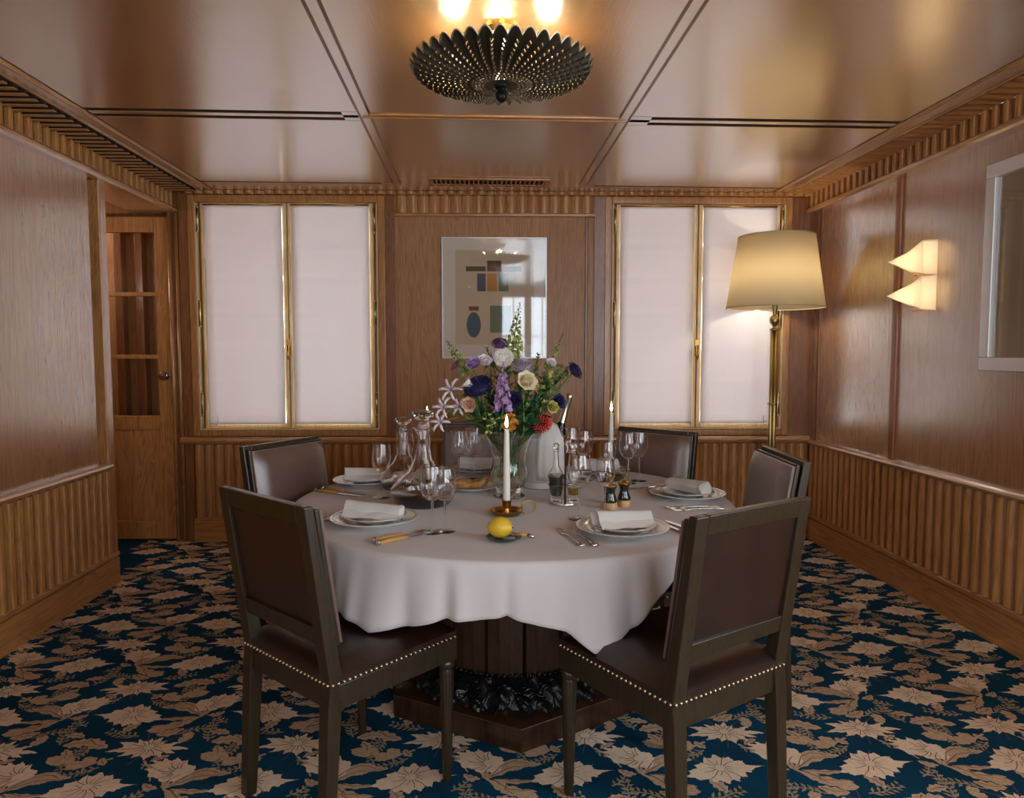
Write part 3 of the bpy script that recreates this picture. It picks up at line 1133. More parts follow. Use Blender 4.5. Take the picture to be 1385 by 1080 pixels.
CH = [((-.395, 2.140), (.687, .727), 'dark chair in the front left, its black back turned to the camera'),
      ((.565, 1.985), (-.50, .866), 'chair in the front right, its red-brown leather back turned to the camera'),
      ((-.625, 3.00), (.86, -.505), 'chair at the far left of the table, grey-lit leather facing the decanters'),
      ((.73, 3.335), (-.68, -.73), 'dark chair at the back right, below the right window, candle in front of it'),
      ((.915, 2.677), (-1, .06), 'chair by the right wall, mostly hidden behind the near right chair'),
      ((.03, 3.70), (.0, -1), 'chair behind the flower vase, under the framed print, only its back showing')]
chair = None
for (x, y), f, lb in CH:
    rz = math.atan2(-f[0], f[1])
    if chair is None:
        chair = make_chair(lb)
        chair.location = (x, y, 0)
        chair.rotation_euler.z = rz
    else:
        again(chair, lb, (x, y, 0), rz)

# ------------------------------------------------------------------ table
TX, TY, TZ, TR = .146, 2.857, .75, .886
tb = thing('dining_table', 'round dark wood pedestal table under the white cloth', 'table', (TX, TY - .05, 0))
mb = MB()
hexa = lambda r: [(r * math.sin(k * PI / 3), -r * math.cos(k * PI / 3)) for k in range(6)]
mb.prism(hexa(.53), 0, .085)
mb.add([(x, y, .085) for x, y in hexa(.53)] + [(x, y, .102) for x, y in hexa(.497)], [(k, (k + 1) % 6, 6 + (k + 1) % 6, 6 + k) for k in range(6)] + [(6, 7, 8, 9, 10, 11)])
mb.build('plinth', M['table_wood'], tb, bevel=.004)
mb = MB()


def carve(r, a, z):
    return r * (1 + .035 * math.sin(a * 22 + z * 30) * math.cos(a * 9 - z * 40) + .02 * math.sin(a * 47 + z * 90))


prof = [(.445, .100)] + [(.445 - .075 * (k / 12) ** 1.5, .10 + .085 * k / 12) for k in range(1, 13)] + [(.352, .19)]
mb.lathe(prof, 300, 0, None, rfun=carve)
mb.build('carved_collar', M['bronze'], tb)
mb = MB()
for k in range(110):
    a = 2 * PI * k / 110
    mb.ball((.368 * math.cos(a), .368 * math.sin(a), .192), .008, 6, 4)
mb.build('bead_ring', M['bronze'], tb)
mb = MB()
NP = 16
pl = []
for k in range(NP):
    a0 = 2 * PI * k / NP + .06
    for q, rr in ((.0, .338), (.05, .356), (.35, .359), (.65, .359), (.95, .356)):
        a = a0 + q * 2 * PI / NP
        pl.append((rr * math.cos(a), rr * math.sin(a)))
mb.prism(pl, .17, .70)
mb.build('column', M['table_wood'], tb)
mb = MB()
mb.lathe([(0, .70), (.80, .70), (.872, .715), (.878, .735), (.870, .744), (0, .744)], 96, 0, Matrix.Translation((0, .05, 0)))
mb.build('tabletop', M['table_wood'], tb)

# tablecloth: round top, hem dropping to points
HEM = [(-180, .60), (-152, .56), (-128, .60), (-104, .58), (-80, .60), (-60, .50), (-46, .575), (-41, .55), (-36, .545), (-30, .522), (-22, .548), (-17.5, .568), (-15.5, .578), (-10, .582), (-4, .596), (2, .57), (7, .55), (11.5, .492), (16, .508), (19.5, .530), (21, .533), (24.5, .595), (31, .66), (42, .69), (56, .55), (76, .62), (100, .58), (122, .60), (150, .56), (180, .60)]


def hem(a):
    for (a0, z0), (a1, z1) in zip(HEM, HEM[1:]):
        if a0 <= a <= a1:
            return z0 + (z1 - z0) * (a - a0) / (a1 - a0)


mb = MB()
NA, NS, NR = 540, 16, 10
vs = []
ZC = .7505
for i in range(NA):
    ad = -180 + 360 * i / NA
    a = math.radians(ad)
    dx, dy = math.sin(a), -math.cos(a)
    hz = hem(ad)
    for j in range(NR):
        r = TR * .97 * j / NR
        vs.append((TX + dx * r, TY + dy * r, ZC))
    for j in range(NS + 1):
        s = j / NS
        if s < .18:
            t = s / .18 * PI / 2
            r = TR - .014 + .014 * math.sin(t)
            z = ZC - .014 * (1 - math.cos(t))
        else:
            s2 = (s - .18) / .82
            z = ZC - .014 + (hz - ZC + .014) * s2
            drop = ZC - z
            fold = .0
            for c, wd, am in ((-36, 2.2, .020), (-30, 3.5, .022), (-24, 1.8, -.010), (-15.5, 1.3, -.014), (-13, 1.5, .008), (-4, .9, -.013), (-1.5, 1.6, .010), (11.5, 5, .026), (7, 1.5, -.007), (20.5, 1.2, -.010), (26, 3, .012), (-44, 2, -.02), (-52, 3, .02), (35, 3, -.02), (48, 6, .03), (75, 5, -.02), (100, 6, .0), (122, 5, -.02), (150, 6, .01), (-80, 5, -.02), (-128, 5, -.02)):
                fold += am * math.exp(-((ad - c) / wd) ** 2)
            r = TR + drop * .10 + fold * min(1.4, drop / .15) + .003 * math.sin(ad * .9) * s2
        vs.append((TX + dx * r, TY + dy * r, z))
N1 = NR + NS + 1
fs = []
for i in range(NA):
    k = (i + 1) % NA
    for j in range(N1 - 1):
        if j == 0:
            fs.append((i * N1, i * N1 + 1, k * N1 + 1))
        else:
            fs.append((i * N1 + j, i * N1 + j + 1, k * N1 + j + 1, k * N1 + j))
mb.add(vs, fs, 0, True)
cl = mb.build('tablecloth', M['cloth'], weld=True)
so = cl.modifiers.new('thickness', 'SOLIDIFY')
so.thickness = .0015
so.offset = -1
tag(cl, 'white linen tablecloth hanging in points over the round table', 'tablecloth')
TOP = ZC + .0006


# ------------------------------------------------------------------ place settings
def make_plate(label):
    t = thing('dinner_plate', label, 'plate', group='wide plates with silvered rims at the place settings')
    mb = MB()
    mb.lathe([(0, .004), (.075, .004), (.078, 0), (.083, 0), (.09, .006), (.118, .016), (.153, .024), (.155, .0265), (.152, .027), (.116, .020), (.092, .012), (.082, .009), (0, .008)], 72)
    mb.build('dish', M['china'], t)
    mb = MB()
    mb.lathe([(.1415, .0258), (.1440, .0262), (.1440, .0266), (.1415, .0262)], 72, close=True)
    mb.lathe([(.096, .0147), (.098, .0151), (.098, .0156), (.096, .0152)], 72, close=True)
    mb.build('silver_line', M['china_rim'], t)
    return t


def make_side(label):
    t = thing('soup_plate', label, 'plate', group='small inner plates at the place settings')
    mb = MB()
    mb.lathe([(0, .003), (.05, .003), (.055, 0), (.06, 0), (.07, .006), (.098, .017), (.110, .021), (.111, .023), (.108, .0235), (.094, .020), (.068, .010), (.055, .007), (0, .007)], 64)
    mb.build('dish', M['china'], t)
    mb = MB()
    mb.lathe([(.1075, .0233), (.1105, .0233), (.1105, .0240), (.1075, .0240)], 64, close=True)
    mb.build('silver_line', M['china_rim'], t)
    return t


def make_napkin(label, seed):
    rr = random.Random(seed)
    mb = MB()
    L, n, k = .20, 10, 22
    prof = []
    for q in range(k):
        a = 2 * PI * q / k
        prof.append((.031 * math.cos(a) + .004 * math.sin(3 * a), .027 + .026 * math.sin(a) + .003 * math.cos(2 * a + 1)))
    vs = []
    for i in range(n + 1):
        x = -L / 2 + L * i / n
        s = 1.12 - .22 * i / n
        w = .002 * math.sin(i * 1.3 + seed)
        for y, z in prof:
            vs.append((x, y * s + w, z * s))
    fs = [(i * k + q, i * k + (q + 1) % k, (i + 1) * k + (q + 1) % k, (i + 1) * k + q) for i in range(n) for q in range(k)]
    mb.add(vs, fs, 0, True)
    # rolled ends: inner spiral layer
    for e, x in ((0, -L / 2), (n, L / 2)):
        s = 1.12 - .22 * e / n
        ring = [(x, y * s, z * s) for y, z in prof]
        inn = [(x - (.012 if e else -.012), y * s * .55, .021 * s + (z - .021) * s * .55) for y, z in prof]
        cc = [(x - (.02 if e else -.02), 0, .021 * s)]
        mb.add(ring + inn + cc, [(q, (q + 1) % k, k + (q + 1) % k, k + q) for q in range(k)] + [(k + q, k + (q + 1) % k, 2 * k) for q in range(k)], 0, True)
    # loose outer flap
    fl = []
    for i in range(n + 1):
        x = -L / 2 + L * i / n
        s = 1.12 - .22 * i / n
        for j in range(4):
            fl.append((x, -.031 * s - .008 * j, .024 * s - .0065 * j + .002 * math.sin(i + j)))
    mb.add(fl, [(i * 4 + j, i * 4 + j + 1, (i + 1) * 4 + j + 1, (i + 1) * 4 + j) for i in range(n) for j in range(3)], 0, True)
    o = mb.build('rolled_napkin', M['napkin'])
    return tag(o, label, 'napkin', 'rolled white napkins on the plates')


SET = [((-.360, 2.455), 'front left chair', -16), ((.482, 2.285), 'front right chair', 15), ((-.500, 3.20), 'far left chair', 12), ((.865, 2.83), 'right wall chair', 118), ((.60, 3.42), 'back right chair', 20), ((.01, 3.50), 'chair behind the vase', 4)]
pp = sp = None
for k, ((x, y), who, rz) in enumerate(SET):
    l1 = 'wide white plate on the cloth at the place of the ' + who
    l2 = 'smaller white plate stacked on the wide plate, place of the ' + who
    if pp is None:
        pp, sp = make_plate(l1), make_side(l2)
        pp.location, sp.location = (x, y, TOP), (x, y, TOP + .0095)
    else:
        again(pp, l1, (x, y, TOP))
        again(sp, l2, (x, y, TOP + .0095))
    nk = make_napkin('rolled white napkin on the plates at the place of the ' + who, k)
    nk.location = (x + .0, y, TOP + .0235)
    nk.rotation_euler.z = math.radians(rz)


# cutlery, lying along +x from the handle end
def make_knife(label, hm, loc, rz):
    t = thing('table_knife', label, 'knife', loc, rz, 'knives on the tablecloth')
    mb = MB()
    mb.tube([(-.11, 0, .006), (-.06, 0, .0075), (-.012, 0, .006), (0, 0, .005)], [.0075, .0085, .007, .006], 10)
    mb.build('handle', hm, t)
    mb = MB()
    mb.lathe([(0, -.004), (.0095, -.004), (.0095, .004), (0, .004)], 12, 0, Matrix.Translation((-.112, 0, .0085)) @ Matrix.Rotation(PI / 2, 4, 'Y'))
    mb.build('end_cap', M['silver'], t)
    mb = MB()
    out = [(0, -.005), (.05, -.009), (.10, -.0095), (.125, -.004), (.13, .003), (.10, .0075), (.03, .006), (0, .005)]
    mb.prism(out, .0035, .0052)
    mb.build('blade', M['silver'], t)
    return t


def make_fork(label, loc, rz):
    t = thing('table_fork', label, 'fork', loc, rz, 'forks on the tablecloth')
    mb = MB()
    mb.add([(x, y * s, z) for x, s, z in ((-.10, .011, .004), (-.095, .012, .007), (-.05, .007, .009), (0, .0045, .008), (.03, .0045, .006), (.045, .011, .004), (.058, .0125, .003)) for y in (-1, 1)],
           [(2 * k, 2 * k + 1, 2 * k + 3, 2 * k + 2) for k in range(6)], 0, True)
    o = mb.build('handle', M['silver'], t)
    s = o.modifiers.new('thickness', 'SOLIDIFY')
    s.thickness = .0025
    for k in range(4):
        mb = MB()
        y = -.0105 + .007 * k
        mb.tube([(.055, y, .0035), (.08, y, .002), (.10, y * .95, .004), (.112, y * .9, .008)], [.0022, .002, .0017, .0008], 6)
        mb.build('tine', M['silver'], t)
    return t


def between(a, b, f=.46):
    a, b = V(a), V(b)
    d = b - a
    p = a + d * f
    return (p.x, p.y, TOP), math.atan2(d.y, d.x)


kn = make_knife('tan-handled knife beside the front left plate, the nearer of the pair', M['horn'], *between((-.322, 2.155), (-.11, 2.345)))
k2 = again(kn, 'tan-handled knife lying against the front left plate, the farther of the pair', *between((-.345, 2.185), (-.125, 2.385)))
again(kn, 'tan-handled knife in front of the far left plate, nearest the table edge', *between((-.70, 3.035), (-.47, 2.90)))
again(kn, 'tan-handled knife close to the far left plate, behind the other one', *between((-.67, 3.075), (-.46, 2.945)))
kw = make_knife('silver knife lying to the right of the front right plate', M['silver'], *between((.712, 2.19), (.635, 2.40)))
again(kw, 'second silver knife right of the front right plate, hidden partly by the chair', *between((.745, 2.215), (.668, 2.415)))
again(kw, 'silver knife left of the far right plate, behind the pepper mills', *between((.86, 3.06), (.63, 3.0)))
fk = make_fork('four-tined silver fork left of the front right plate, outermost', *between((.335, 2.075), (.262, 2.38)))
again(fk, 'four-tined silver fork tucked against the front right plate', *between((.375, 2.075), (.302, 2.38)))
again(fk, 'silver fork at the left rim of the front left plate', *between((-.60, 2.37), (-.50, 2.58)))
again(fk, 'silver fork in front of the far right plate, the nearer of two', *between((.96, 2.60), (.70, 2.60)))
again(fk, 'silver fork in front of the far right plate, close under its rim', *between((.95, 2.635), (.69, 2.64)))


# ------------------------------------------------------------------ wine glasses
def make_glass(label, h=.225, rb=.042):
    t = thing('wine_glass', label, 'glass', group='stemmed wine glasses on the table')
    mb = MB()
    zb = h * .47
    q = h - zb
    o = [(.004, zb), (.018, zb + .006), (rb * .82, zb + q * .22), (rb, zb + q * .42), (rb * .97, zb + q * .62), (rb * .84, zb + q)]
    i = [(r - .0011, z + .0008) for r, z in o[::-1]]
    i[-1] = (.0005, zb + .004)
    mb.lathe(o + i, 32, close=True)
    mb.build('bowl', M['glass'], t)
    mb = MB()
    mb.lathe([(0, .004), (.0035, .006), (.0032, zb * .5), (.0045, zb - .002), (0, zb + .001)], 14)
    mb.build('stem', M['crystal'], t)
    mb = MB()
    mb.lathe([(0, 0), (.036, 0), (.037, .001), (.02, .003), (.005, .006), (0, .007)], 32)
    mb.build('foot', M['glass'], t)
    return t


GL = [((-.150, 2.315), .225, 'wine glass beside the front left knives, left of the pair'),
      ((-.108, 2.330), .215, 'wine glass beside the front left knives, right of the pair'),
      ((-.395, 2.895), .225, 'wine glass standing alone before the far left plate'),
      ((-.330, 3.20), .235, 'wine glass between the far left plate and the rear decanter'),
      ((-.085, 3.27), .235, 'wine glass left of the vase, left of the two behind the bread'),
      ((-.015, 3.31), .245, 'wine glass left of the vase, right of the two behind the bread'),
      ((.366, 2.48), .235, 'large wine glass at the front right plate, left of the mills'),
      ((.478, 2.585), .200, 'wine glass standing right in front of the pepper mills'),
      ((.445, 3.30), .245, 'wine glass right behind the oil and vinegar stand'),
      ((.500, 3.24), .235, 'wine glass behind the cruet, second one toward the candle'),
      ((.690, 3.16), .235, 'wine glass right of the far candle, the left of two'),
      ((.755, 3.22), .230, 'wine glass right of the far candle, nearer the dark chair'),
      ((.585, 3.10), .200, 'wine glass behind the mills, in front of the far candle')]
g0 = None
for (x, y), h, lb in GL:
    if g0 is None:
        g0 = make_glass(lb)
        g0.location = (x, y, TOP)
    else:
        g = again(g0, lb, (x, y, TOP))
        g.scale = (h / .225,) * 3


# ------------------------------------------------------------------ decanters
def make_decanter(label, loc, fill, sc):
    t = thing('decanter', label, 'decanter', loc, 0, 'cut glass decanters')
    t.scale = (sc,) * 3
    mb = MB()
    o = [(0, 0), (.085, 0), (.098, .012), (.112, .042), (.108, .060), (.085, .085), (.050, .115), (.030, .155), (.022, .20), (.021, .235), (.027, .25), (.036, .262)]
    i = [(.0335, .262), (.0245, .249), (.0185, .235), (.0195, .20), (.0275, .155), (.0475, .115), (.0825, .084), (.105, .0595), (.109, .042), (.095, .013), (.083, .003), (0, .003)]
    mb.lathe(o + i, 56, rfun=lambda r, a, z: r * (1 + (.02 * math.cos(a * 12) if .08 < z < .25 else 0)))
    mb.build('body', M['glass'], t)
    mb = MB()
    mb.lathe([(0, .225), (.012, .225), (.019, .25), (.017, .268), (.012, .275), (.020, .288), (.036, .298), (.040, .308), (.034, .318), (.015, .322), (0, .322)], 10, smooth=False)
    mb.build('stopper', M['crystal'], t)
    if fill:
        mb = MB()
        mb.lathe([(0, .0032), (.0828, .0032), (.0948, .0132), (.1086, .0415), (.107, .0425), (0, .0425)], 56)
        mb.build('wine', M['wine'], t)
    return t


make_decanter('large glass decanter holding red wine, faceted stopper, nearer of two', (-.213, 2.76, TOP), True, 1.16)
make_decanter('empty cut glass decanter behind the wine-filled one', (-.325, 3.10, TOP), False, .98)


# ------------------------------------------------------------------ candles in brass chambersticks
def make_holder(label, loc, rz):
    t = thing('candlestick', label, 'candlestick', loc, rz, 'brass chambersticks')
    mb = MB()
    mb.lathe([(0, 0), (.045, 0), (.052, .006), (.06, .018), (.062, .02), (.058, .02), (.048, .009), (.018, .007), (.012, .016), (.010, .026), (.016, .031), (.017, .052), (.02, .056), (.0135, .056), (.0135, .045), (0, .045)], 36)
    mb.build('pan', M['brass'], t)
    mb = MB()
    mb.tube([(.056 + .026 - .026 * math.cos(a), 0, .018 + .026 * math.sin(a) + .006) for a in [2 * PI * k / 20 for k in range(20)]], .0028, 8)
    mb.build('ring_handle', M['brass'], t)
    return t


def make_candle(label, loc, h):
    t = thing('taper_candle', label, 'candle', loc, 0, 'lit ivory taper candles')
    mb = MB()
    mb.lathe([(0, 0), (.0132, 0), (.013, h * .3), (.0095, h - .012), (.008, h - .003), (.004, h - .005), (0, h - .005)], 20)
    mb.build('taper', M['wax'], t)
    mb = MB()
    mb.tube([(0, 0, h - .006), (.001, 0, h + .008)], .0012, 6)
    mb.build('wick', M['wick'], t)
    mb = MB()
    mb.lathe([(0, h + .002), (.005, h + .009), (.0065, h + .018), (.0045, h + .032), (.0015, h + .046), (0, h + .052)], 14)
    mb.build('flame', M['flame'], t)
    return t


hh = make_holder('brass chamberstick with ring handle behind the lemon', (.108, 2.56, TOP), .15)
again(hh, 'brass chamberstick of the far candle, behind the pepper mills', (.628, 3.25, TOP), .6)
again(hh, 'brass chamberstick of the candle hidden behind the decanters', (-.212, 2.99, TOP), 2.4)
ca = make_candle('lit ivory candle in front of the flower vase', (.108, 2.56, TOP + .0452), .275)
again(ca, 'lit ivory candle in front of the right window', (.628, 3.25, TOP + .0452))
again(ca, 'lit ivory candle behind the two decanters', (-.212, 2.99, TOP + .0452))

# ------------------------------------------------------------------ lemon and its little dish
dsh = MB()
dsh.lathe([(0, .003), (.03, .003), (.034, 0), (.04, .001), (.056, .010), (.057, .012), (.054, .0125), (.036, .006), (0, .006)], 40)
tag(dsh.build('small_dish', M['green_glaze']), 'small dark green dish under the lemon', 'dish').location = (.085, 2.215, TOP)
lm = thing('lemon', 'whole yellow lemon on the small dark dish', 'lemon', (.072, 2.215, TOP + .0405), math.radians(-35))
mb = MB()
mx = Matrix.Rotation(math.radians(84), 4, 'Y')
mb.lathe([(0, -.045), (.005, -.0445), (.010, -.041), (.022, -.033), (.031, -.018), (.034, 0), (.031, .018), (.022, .033), (.010, .042), (.006, .046), (0, .048)], 32, 0, mx)
mb.build('fruit', M['lemon'], lm)
mb = MB()
mb.lathe([(0, .0475), (.0035, .0475), (.002, .050), (0, .050)], 8, 0, mx)
mb.build('stem_end', M['green_glaze'], lm)
bkn = thing('butter_knife', 'little brass-handled knife at the right of the lemon dish', 'knife', (.150, 2.225, TOP + .012), math.radians(-18))
mb = MB()
mb.tube([(-.03, 0, 0), (.012, 0, 0)], .006, 10)
mb.build('handle', M['horn'], bkn)
mb = MB()
mb.tube([(.012, 0, 0), (.03, 0, -.004), (.034, 0, -.006)], [.007, .006, .003], 10)
mb.build('end_cap', M['steel'], bkn)

# ------------------------------------------------------------------ bread on a plate
bp = again(sp, 'white plate carrying the folded pastry, left of the vase', (-.02, 3.03, TOP), 0, 'small inner plates at the place settings')
br = thing('folded_pastry', 'golden folded pastry on a white plate left of the vase', 'bread', (-.02, 3.02, TOP + .012), math.radians(8))
mb = MB()
mb.ball((-.035, 0, .022), .034, 14, 8, 0, None, (1.35, 1.0, .62))
mb.ball((.03, .005, .02), .032, 14, 8, 0, None, (1.2, 1.0, .6))
mb.build('crumb', M['bread'], br)
mb = MB()
mb.tube([(-.07, -.02, .012), (-.02, -.026, .016), (.03, -.022, .020), (.058, -.01, .040), (.075, 0, .056)], [.010, .014, .016, .013, .006], 10)
mb.build('fold', M['bread'], br)

# ------------------------------------------------------------------ oil and vinegar stand
cr = thing('cruet_stand', 'silver cruet stand with a tall wire handle ending in a fork', 'stand', (.348, 2.745, TOP))
mb = MB()
mb.lathe([(0, 0), (.056, 0), (.060, .004), (.058, .009), (.05, .010), (0, .010)], 40)
mb.build('base', M['silver'], cr)
mb = MB()
mb.tube([(0, 0, .008), (0, 0, .235), (0, 0, .262)], [.004, .003, .003], 8)
for s in (-1, 1):
    mb.tube([(0, 0, .258), (s * .010, 0, .27), (s * .019, 0, .30)], .0025, 8)
mb.tube([(-.019, 0, .30), (.019, 0, .30)], .002, 8)
mb.build('handle', M['wire'], cr)
mb = MB()
for s in (-1, 1):
    ring = [(s * .036 + .032 * math.cos(a), .032 * math.sin(a), .075) for a in [2 * PI * k / 24 for k in range(25)]]
    mb.tube(ring, .0015, 6, cap=False)
mb.build('bottle_ring', M['wire'], cr)


def make_cruet(label, dx, liquid, top):
    t = thing('cruet_bottle', label, 'bottle', (.348 + dx, 2.745 + (.0 if dx < 0 else .012), TOP + .0105), 0, 'glass cruet bottles')
    mb = MB()
    o = [(0, 0), (.022, 0), (.024, .006), (.020, .02), (.028, .055), (.029, .085), (.034, .10), (.026, .115), (.012, .14), (.009, .19), (.013, .205)]
    i = [(.0115, .205), (.0078, .19), (.0105, .14), (.0245, .1145), (.032, .10), (.0275, .085), (.0262, .055), (.0185, .022), (0, .02)]
    mb.lathe(o + i, 28)
    mb.build('flask', M['glass'], t)
    mb = MB()
    mb.ball((0, 0, .218), .015, 8, 6)
    mb.tube([(0, 0, .195), (0, 0, .208)], .006, 8)
    mb.build('stopper', M['crystal'], t)
    mb = MB()
    mb.lathe([(0, .0215), (.0180, .0225), (.0258, .055), (.0270, .085), (.0305, .0985), (.0275, top), (0, top)] if top > .1 else [(0, .0215), (.0180, .0225), (.0245, top), (0, top)], 28)
    mb.build('liquid', liquid, t)
    return t


make_cruet('glass cruet filled with dark green oil, left on the stand', -.036, M['vinegar'], .107)
make_cruet('glass cruet with a little golden oil, right on the stand', .036, M['oil'], .05)


# ------------------------------------------------------------------ mills
def make_mill(label, loc, rz):
    t = thing('pepper_mill', label, 'mill', loc, rz, 'dark green mills with pale wooden feet')
    mb = MB()
    mb.lathe([(0, 0), (.026, 0), (.0265, .003), (.0265, .022), (.024, .026), (0, .026)], 28)
    mb.build('wooden_foot', M['mill_wood'], t)
    mb = MB()
    mb.lathe([(0, .026), (.025, .026), (.026, .034), (.021, .048), (.0165, .062), (.018, .074), (.023, .084), (.024, .087), (0, .087)], 28)
    mb.build('body', M['mill_green'], t)
    mb = MB()
    mb.lathe([(0, .087), (.024, .087), (.025, .091), (.02, .097), (.008, .099), (.004, .103), (.0055, .109), (.003, .113), (0, .113)], 24)
    mb.build('cap', M['brass'], t)
    return t


ml = make_mill('dark green mill with pale foot, nearer the camera', (.510, 2.64, TOP), 0)
again(ml, 'dark green mill with pale foot, behind and right of the other', (.572, 2.685, TOP), .4)

# ------------------------------------------------------------------ ice bucket, draped napkin, bottle
ib = thing('ice_bucket', 'frosted silver ice bucket between the vase and the cruet stand', 'bucket', (.285, 3.10, TOP))
mb = MB()
mb.lathe([(0, 0), (.078, 0), (.084, .005), (.084, .03), (.088, .034), (.100, .215), (.104, .22), (.104, .228), (.097, .226), (.084, .04), (.08, .012), (0, .012)], 48)
mb.build('vessel', M['frost'], ib)
for s in (-1, 1):
    mb = MB()
    mb.tube([(s * (.1 + .018 * math.sin(a)), 0, .17 + .022 * math.cos(a)) for a in [PI * k / 10 for k in range(11)]], .004, 8)
    mb.build('handle', M['frost'], ib)
nk = MB()
n = 12
vs = []
for j in range(n + 1):
    t = j / n
    for i in range(9):
        s = i / 8 - .5
        wd = .105 + .02 * t
        x = s * wd
        r = .109 + .004 * math.cos(i * 2.2) + (.006 if t < .9 else 0)
        z = .30 - t * .255 - .03 * abs(s) * (1 - t)
        if z > .232:
            r = .109 - (z - .232) * .7
        ang = x / .11
        vs.append((r * math.sin(ang) + .022, -r * math.cos(ang), z))
nk.add(vs, [(j * 9 + i, j * 9 + i + 1, (j + 1) * 9 + i + 1, (j + 1) * 9 + i) for j in range(n) for i in range(8)], 0, True)
o = nk.build('draped_napkin', M['napkin'])
so = o.modifiers.new('thickness', 'SOLIDIFY')
so.thickness = .003
o.location = (.295, 3.10, TOP)
tag(o, 'white napkin hanging over the front of the ice bucket', 'napkin')
wb = thing('wine_bottle', 'dark bottle with a silver foil neck leaning in the ice bucket', 'bottle', (.30, 3.115, TOP + .02))
wb.rotation_euler = (math.radians(-4), math.radians(17), 0)
mb = MB()
mb.lathe([(0, 0), (.036, 0), (.038, .005), (.038, .20), (.034, .235), (.018, .275), (.0145, .30), (0, .30)], 32)
mb.build('body', M['bottle'], wb)
mb = MB()
mb.lathe([(.0185, .276), (.0152, .30), (.0148, .385), (.0175, .39), (.0175, .405), (.014, .41), (0, .41)], 24)
mb.build('foil', M['foil'], wb)
# ------------------------------------------------------------------ flower vase and bouquet
VX, VY = .132, 2.89
vz = thing('flower_vase', 'flared cut crystal vase of mixed flowers at the middle of the table', 'vase', (VX, VY, TOP))
mb = MB()
o = [(0, 0), (.062, 0), (.066, .006), (.05, .02), (.056, .04), (.074, .07), (.078, .10), (.070, .13), (.068, .16), (.078, .20), (.094, .24), (.108, .268)]
i = [(.105, .268), (.0905, .24), (.0745, .20), (.0645, .16), (.066, .13), (.073, .10), (.069, .072), (.05, .045), (0, .04)]
mb.lathe(o + i, 72, rfun=lambda r, a, z: r * (1 + (.03 * math.cos(a * 18 + z * 160) if .03 < z < .14 and r > .045 else 0)))
mb.build('body', M['glass'], vz)
mb = MB()
mb.lathe([(0, .0405), (.0495, .0455), (.0685, .0725), (.0722, .10), (.0655, .13), (.0640, .15), (0, .15)], 48)
M['water'] = glass_mat('vase_water', (.90, .95, .88, 1), .3, 4, .03)
mb.build('water', M['water'], vz)

for nm, c, c2 in (('leaf_dark', (30, 66, 40), (50, 92, 52)), ('leaf_mid', (70, 104, 52), (100, 130, 70)), ('leaf_lime', (140, 150, 80), (170, 176, 104)), ('stem_green', (86, 112, 56), (108, 132, 70)),
                  ('petal_navy', (38, 36, 76), (58, 54, 104)), ('petal_plum', (84, 58, 96), (116, 82, 128)), ('petal_lilac', (150, 114, 164), (184, 150, 192)), ('petal_white', (226, 218, 210), (240, 234, 226)), ('petal_cream', (226, 212, 172), (238, 226, 196)),
                  ('petal_pink', (222, 206, 214), (236, 222, 228)), ('petal_red', (186, 52, 50), (214, 84, 72)), ('petal_peach', (214, 168, 140), (228, 190, 160)), ('petal_grey', (150, 138, 152), (182, 170, 178)), ('petal_mauve', (120, 80, 100), (146, 104, 120)), ('petal_orange', (204, 130, 50), (220, 158, 76)), ('bud_yellow', (196, 182, 92), (212, 202, 124))):
    M[nm] = mat(nm, lin(*c), .6, spec=.3)
    q = coords(M[nm], (1, 1, 1))
    nodes(M[nm])[1].new(ramp(M[nm], noise(M[nm], q, 60, 3, .6), [(.35, lin(*c)), (.65, lin(*c2))]), nodes(M[nm])[2].inputs['Base Color'])

RF = random.Random(21)


def petal(mb, base, d, up, ln, w, curl=.3, mi=0, nu=4, cup=.25):
    base, d, up = V(base), V(d).normalized(), V(up)
    s = d.cross(up).normalized()
    up = s.cross(d).normalized()
    vs = []
    for k in range(nu + 1):
        t = k / nu
        c = base + d * (ln * t) + up * (ln * curl * t * t)
        h = w * (math.sin(PI * (.12 + .80 * t)) ** .8) * (1 if t < .99 else .55)
        for e in (-1, 0, 1):
            vs.append(c + s * (h * e) + up * (abs(e) * cup * h))
    mb.add(vs, [(k * 3 + e, k * 3 + e + 1, k * 3 + 4 + e, k * 3 + 3 + e) for k in range(nu) for e in range(2)], mi, True)


def frame_of(n):
    n = V(n).normalized()
    a = n.orthogonal().normalized()
    return n, a, n.cross(a)


def bloom_rose(mb, n, r):
    n, a, b = frame_of(n)
    for ring, (k, tilt, ln, w) in enumerate(((3, 1.48, .55, .36), (4, 1.36, .66, .44), (5, 1.2, .80, .50), (6, .98, .95, .54), (7, .70, 1.08, .56))):
        for q in range(k):
            t = 2 * PI * (q + ring * .37) / k
            o = a * math.cos(t) + b * math.sin(t)
            d = o * math.cos(tilt) + n * math.sin(tilt)
            petal(mb, o * r * (.06 + .02 * ring), d, n - o * .9 if ring < 3 else n - o * .3, r * ln * RF.uniform(.9, 1.1), r * w, (.75, .6, .45, .25, .08, -.12)[ring], 0, 5, .35)


def bloom_dome(mb, n, r, flat=.62, k=150, size=.2):
    n, a, b = frame_of(n)
    for q in range(k):
        u = 1 - (q + .5) / k * 1.05
        t = q * 2.39996
        s = math.sqrt(max(0, 1 - u * u))
        d = (a * math.cos(t) + b * math.sin(t)) * s + n * u * flat
        p = (a * math.cos(t) + b * math.sin(t)) * s * r * .86 + n * u * flat * r * .86
        petal(mb, p, d + V((RF.uniform(-.2, .2), RF.uniform(-.2, .2), RF.uniform(-.2, .2))), n + a * .3, r * size * 1.3, r * size * .55, .2, 0, 2)
    mb.ball((0, 0, 0), r * .8, 12, 8, 0, Matrix((a, b, n)).transposed().to_4x4(), (1, 1, flat))


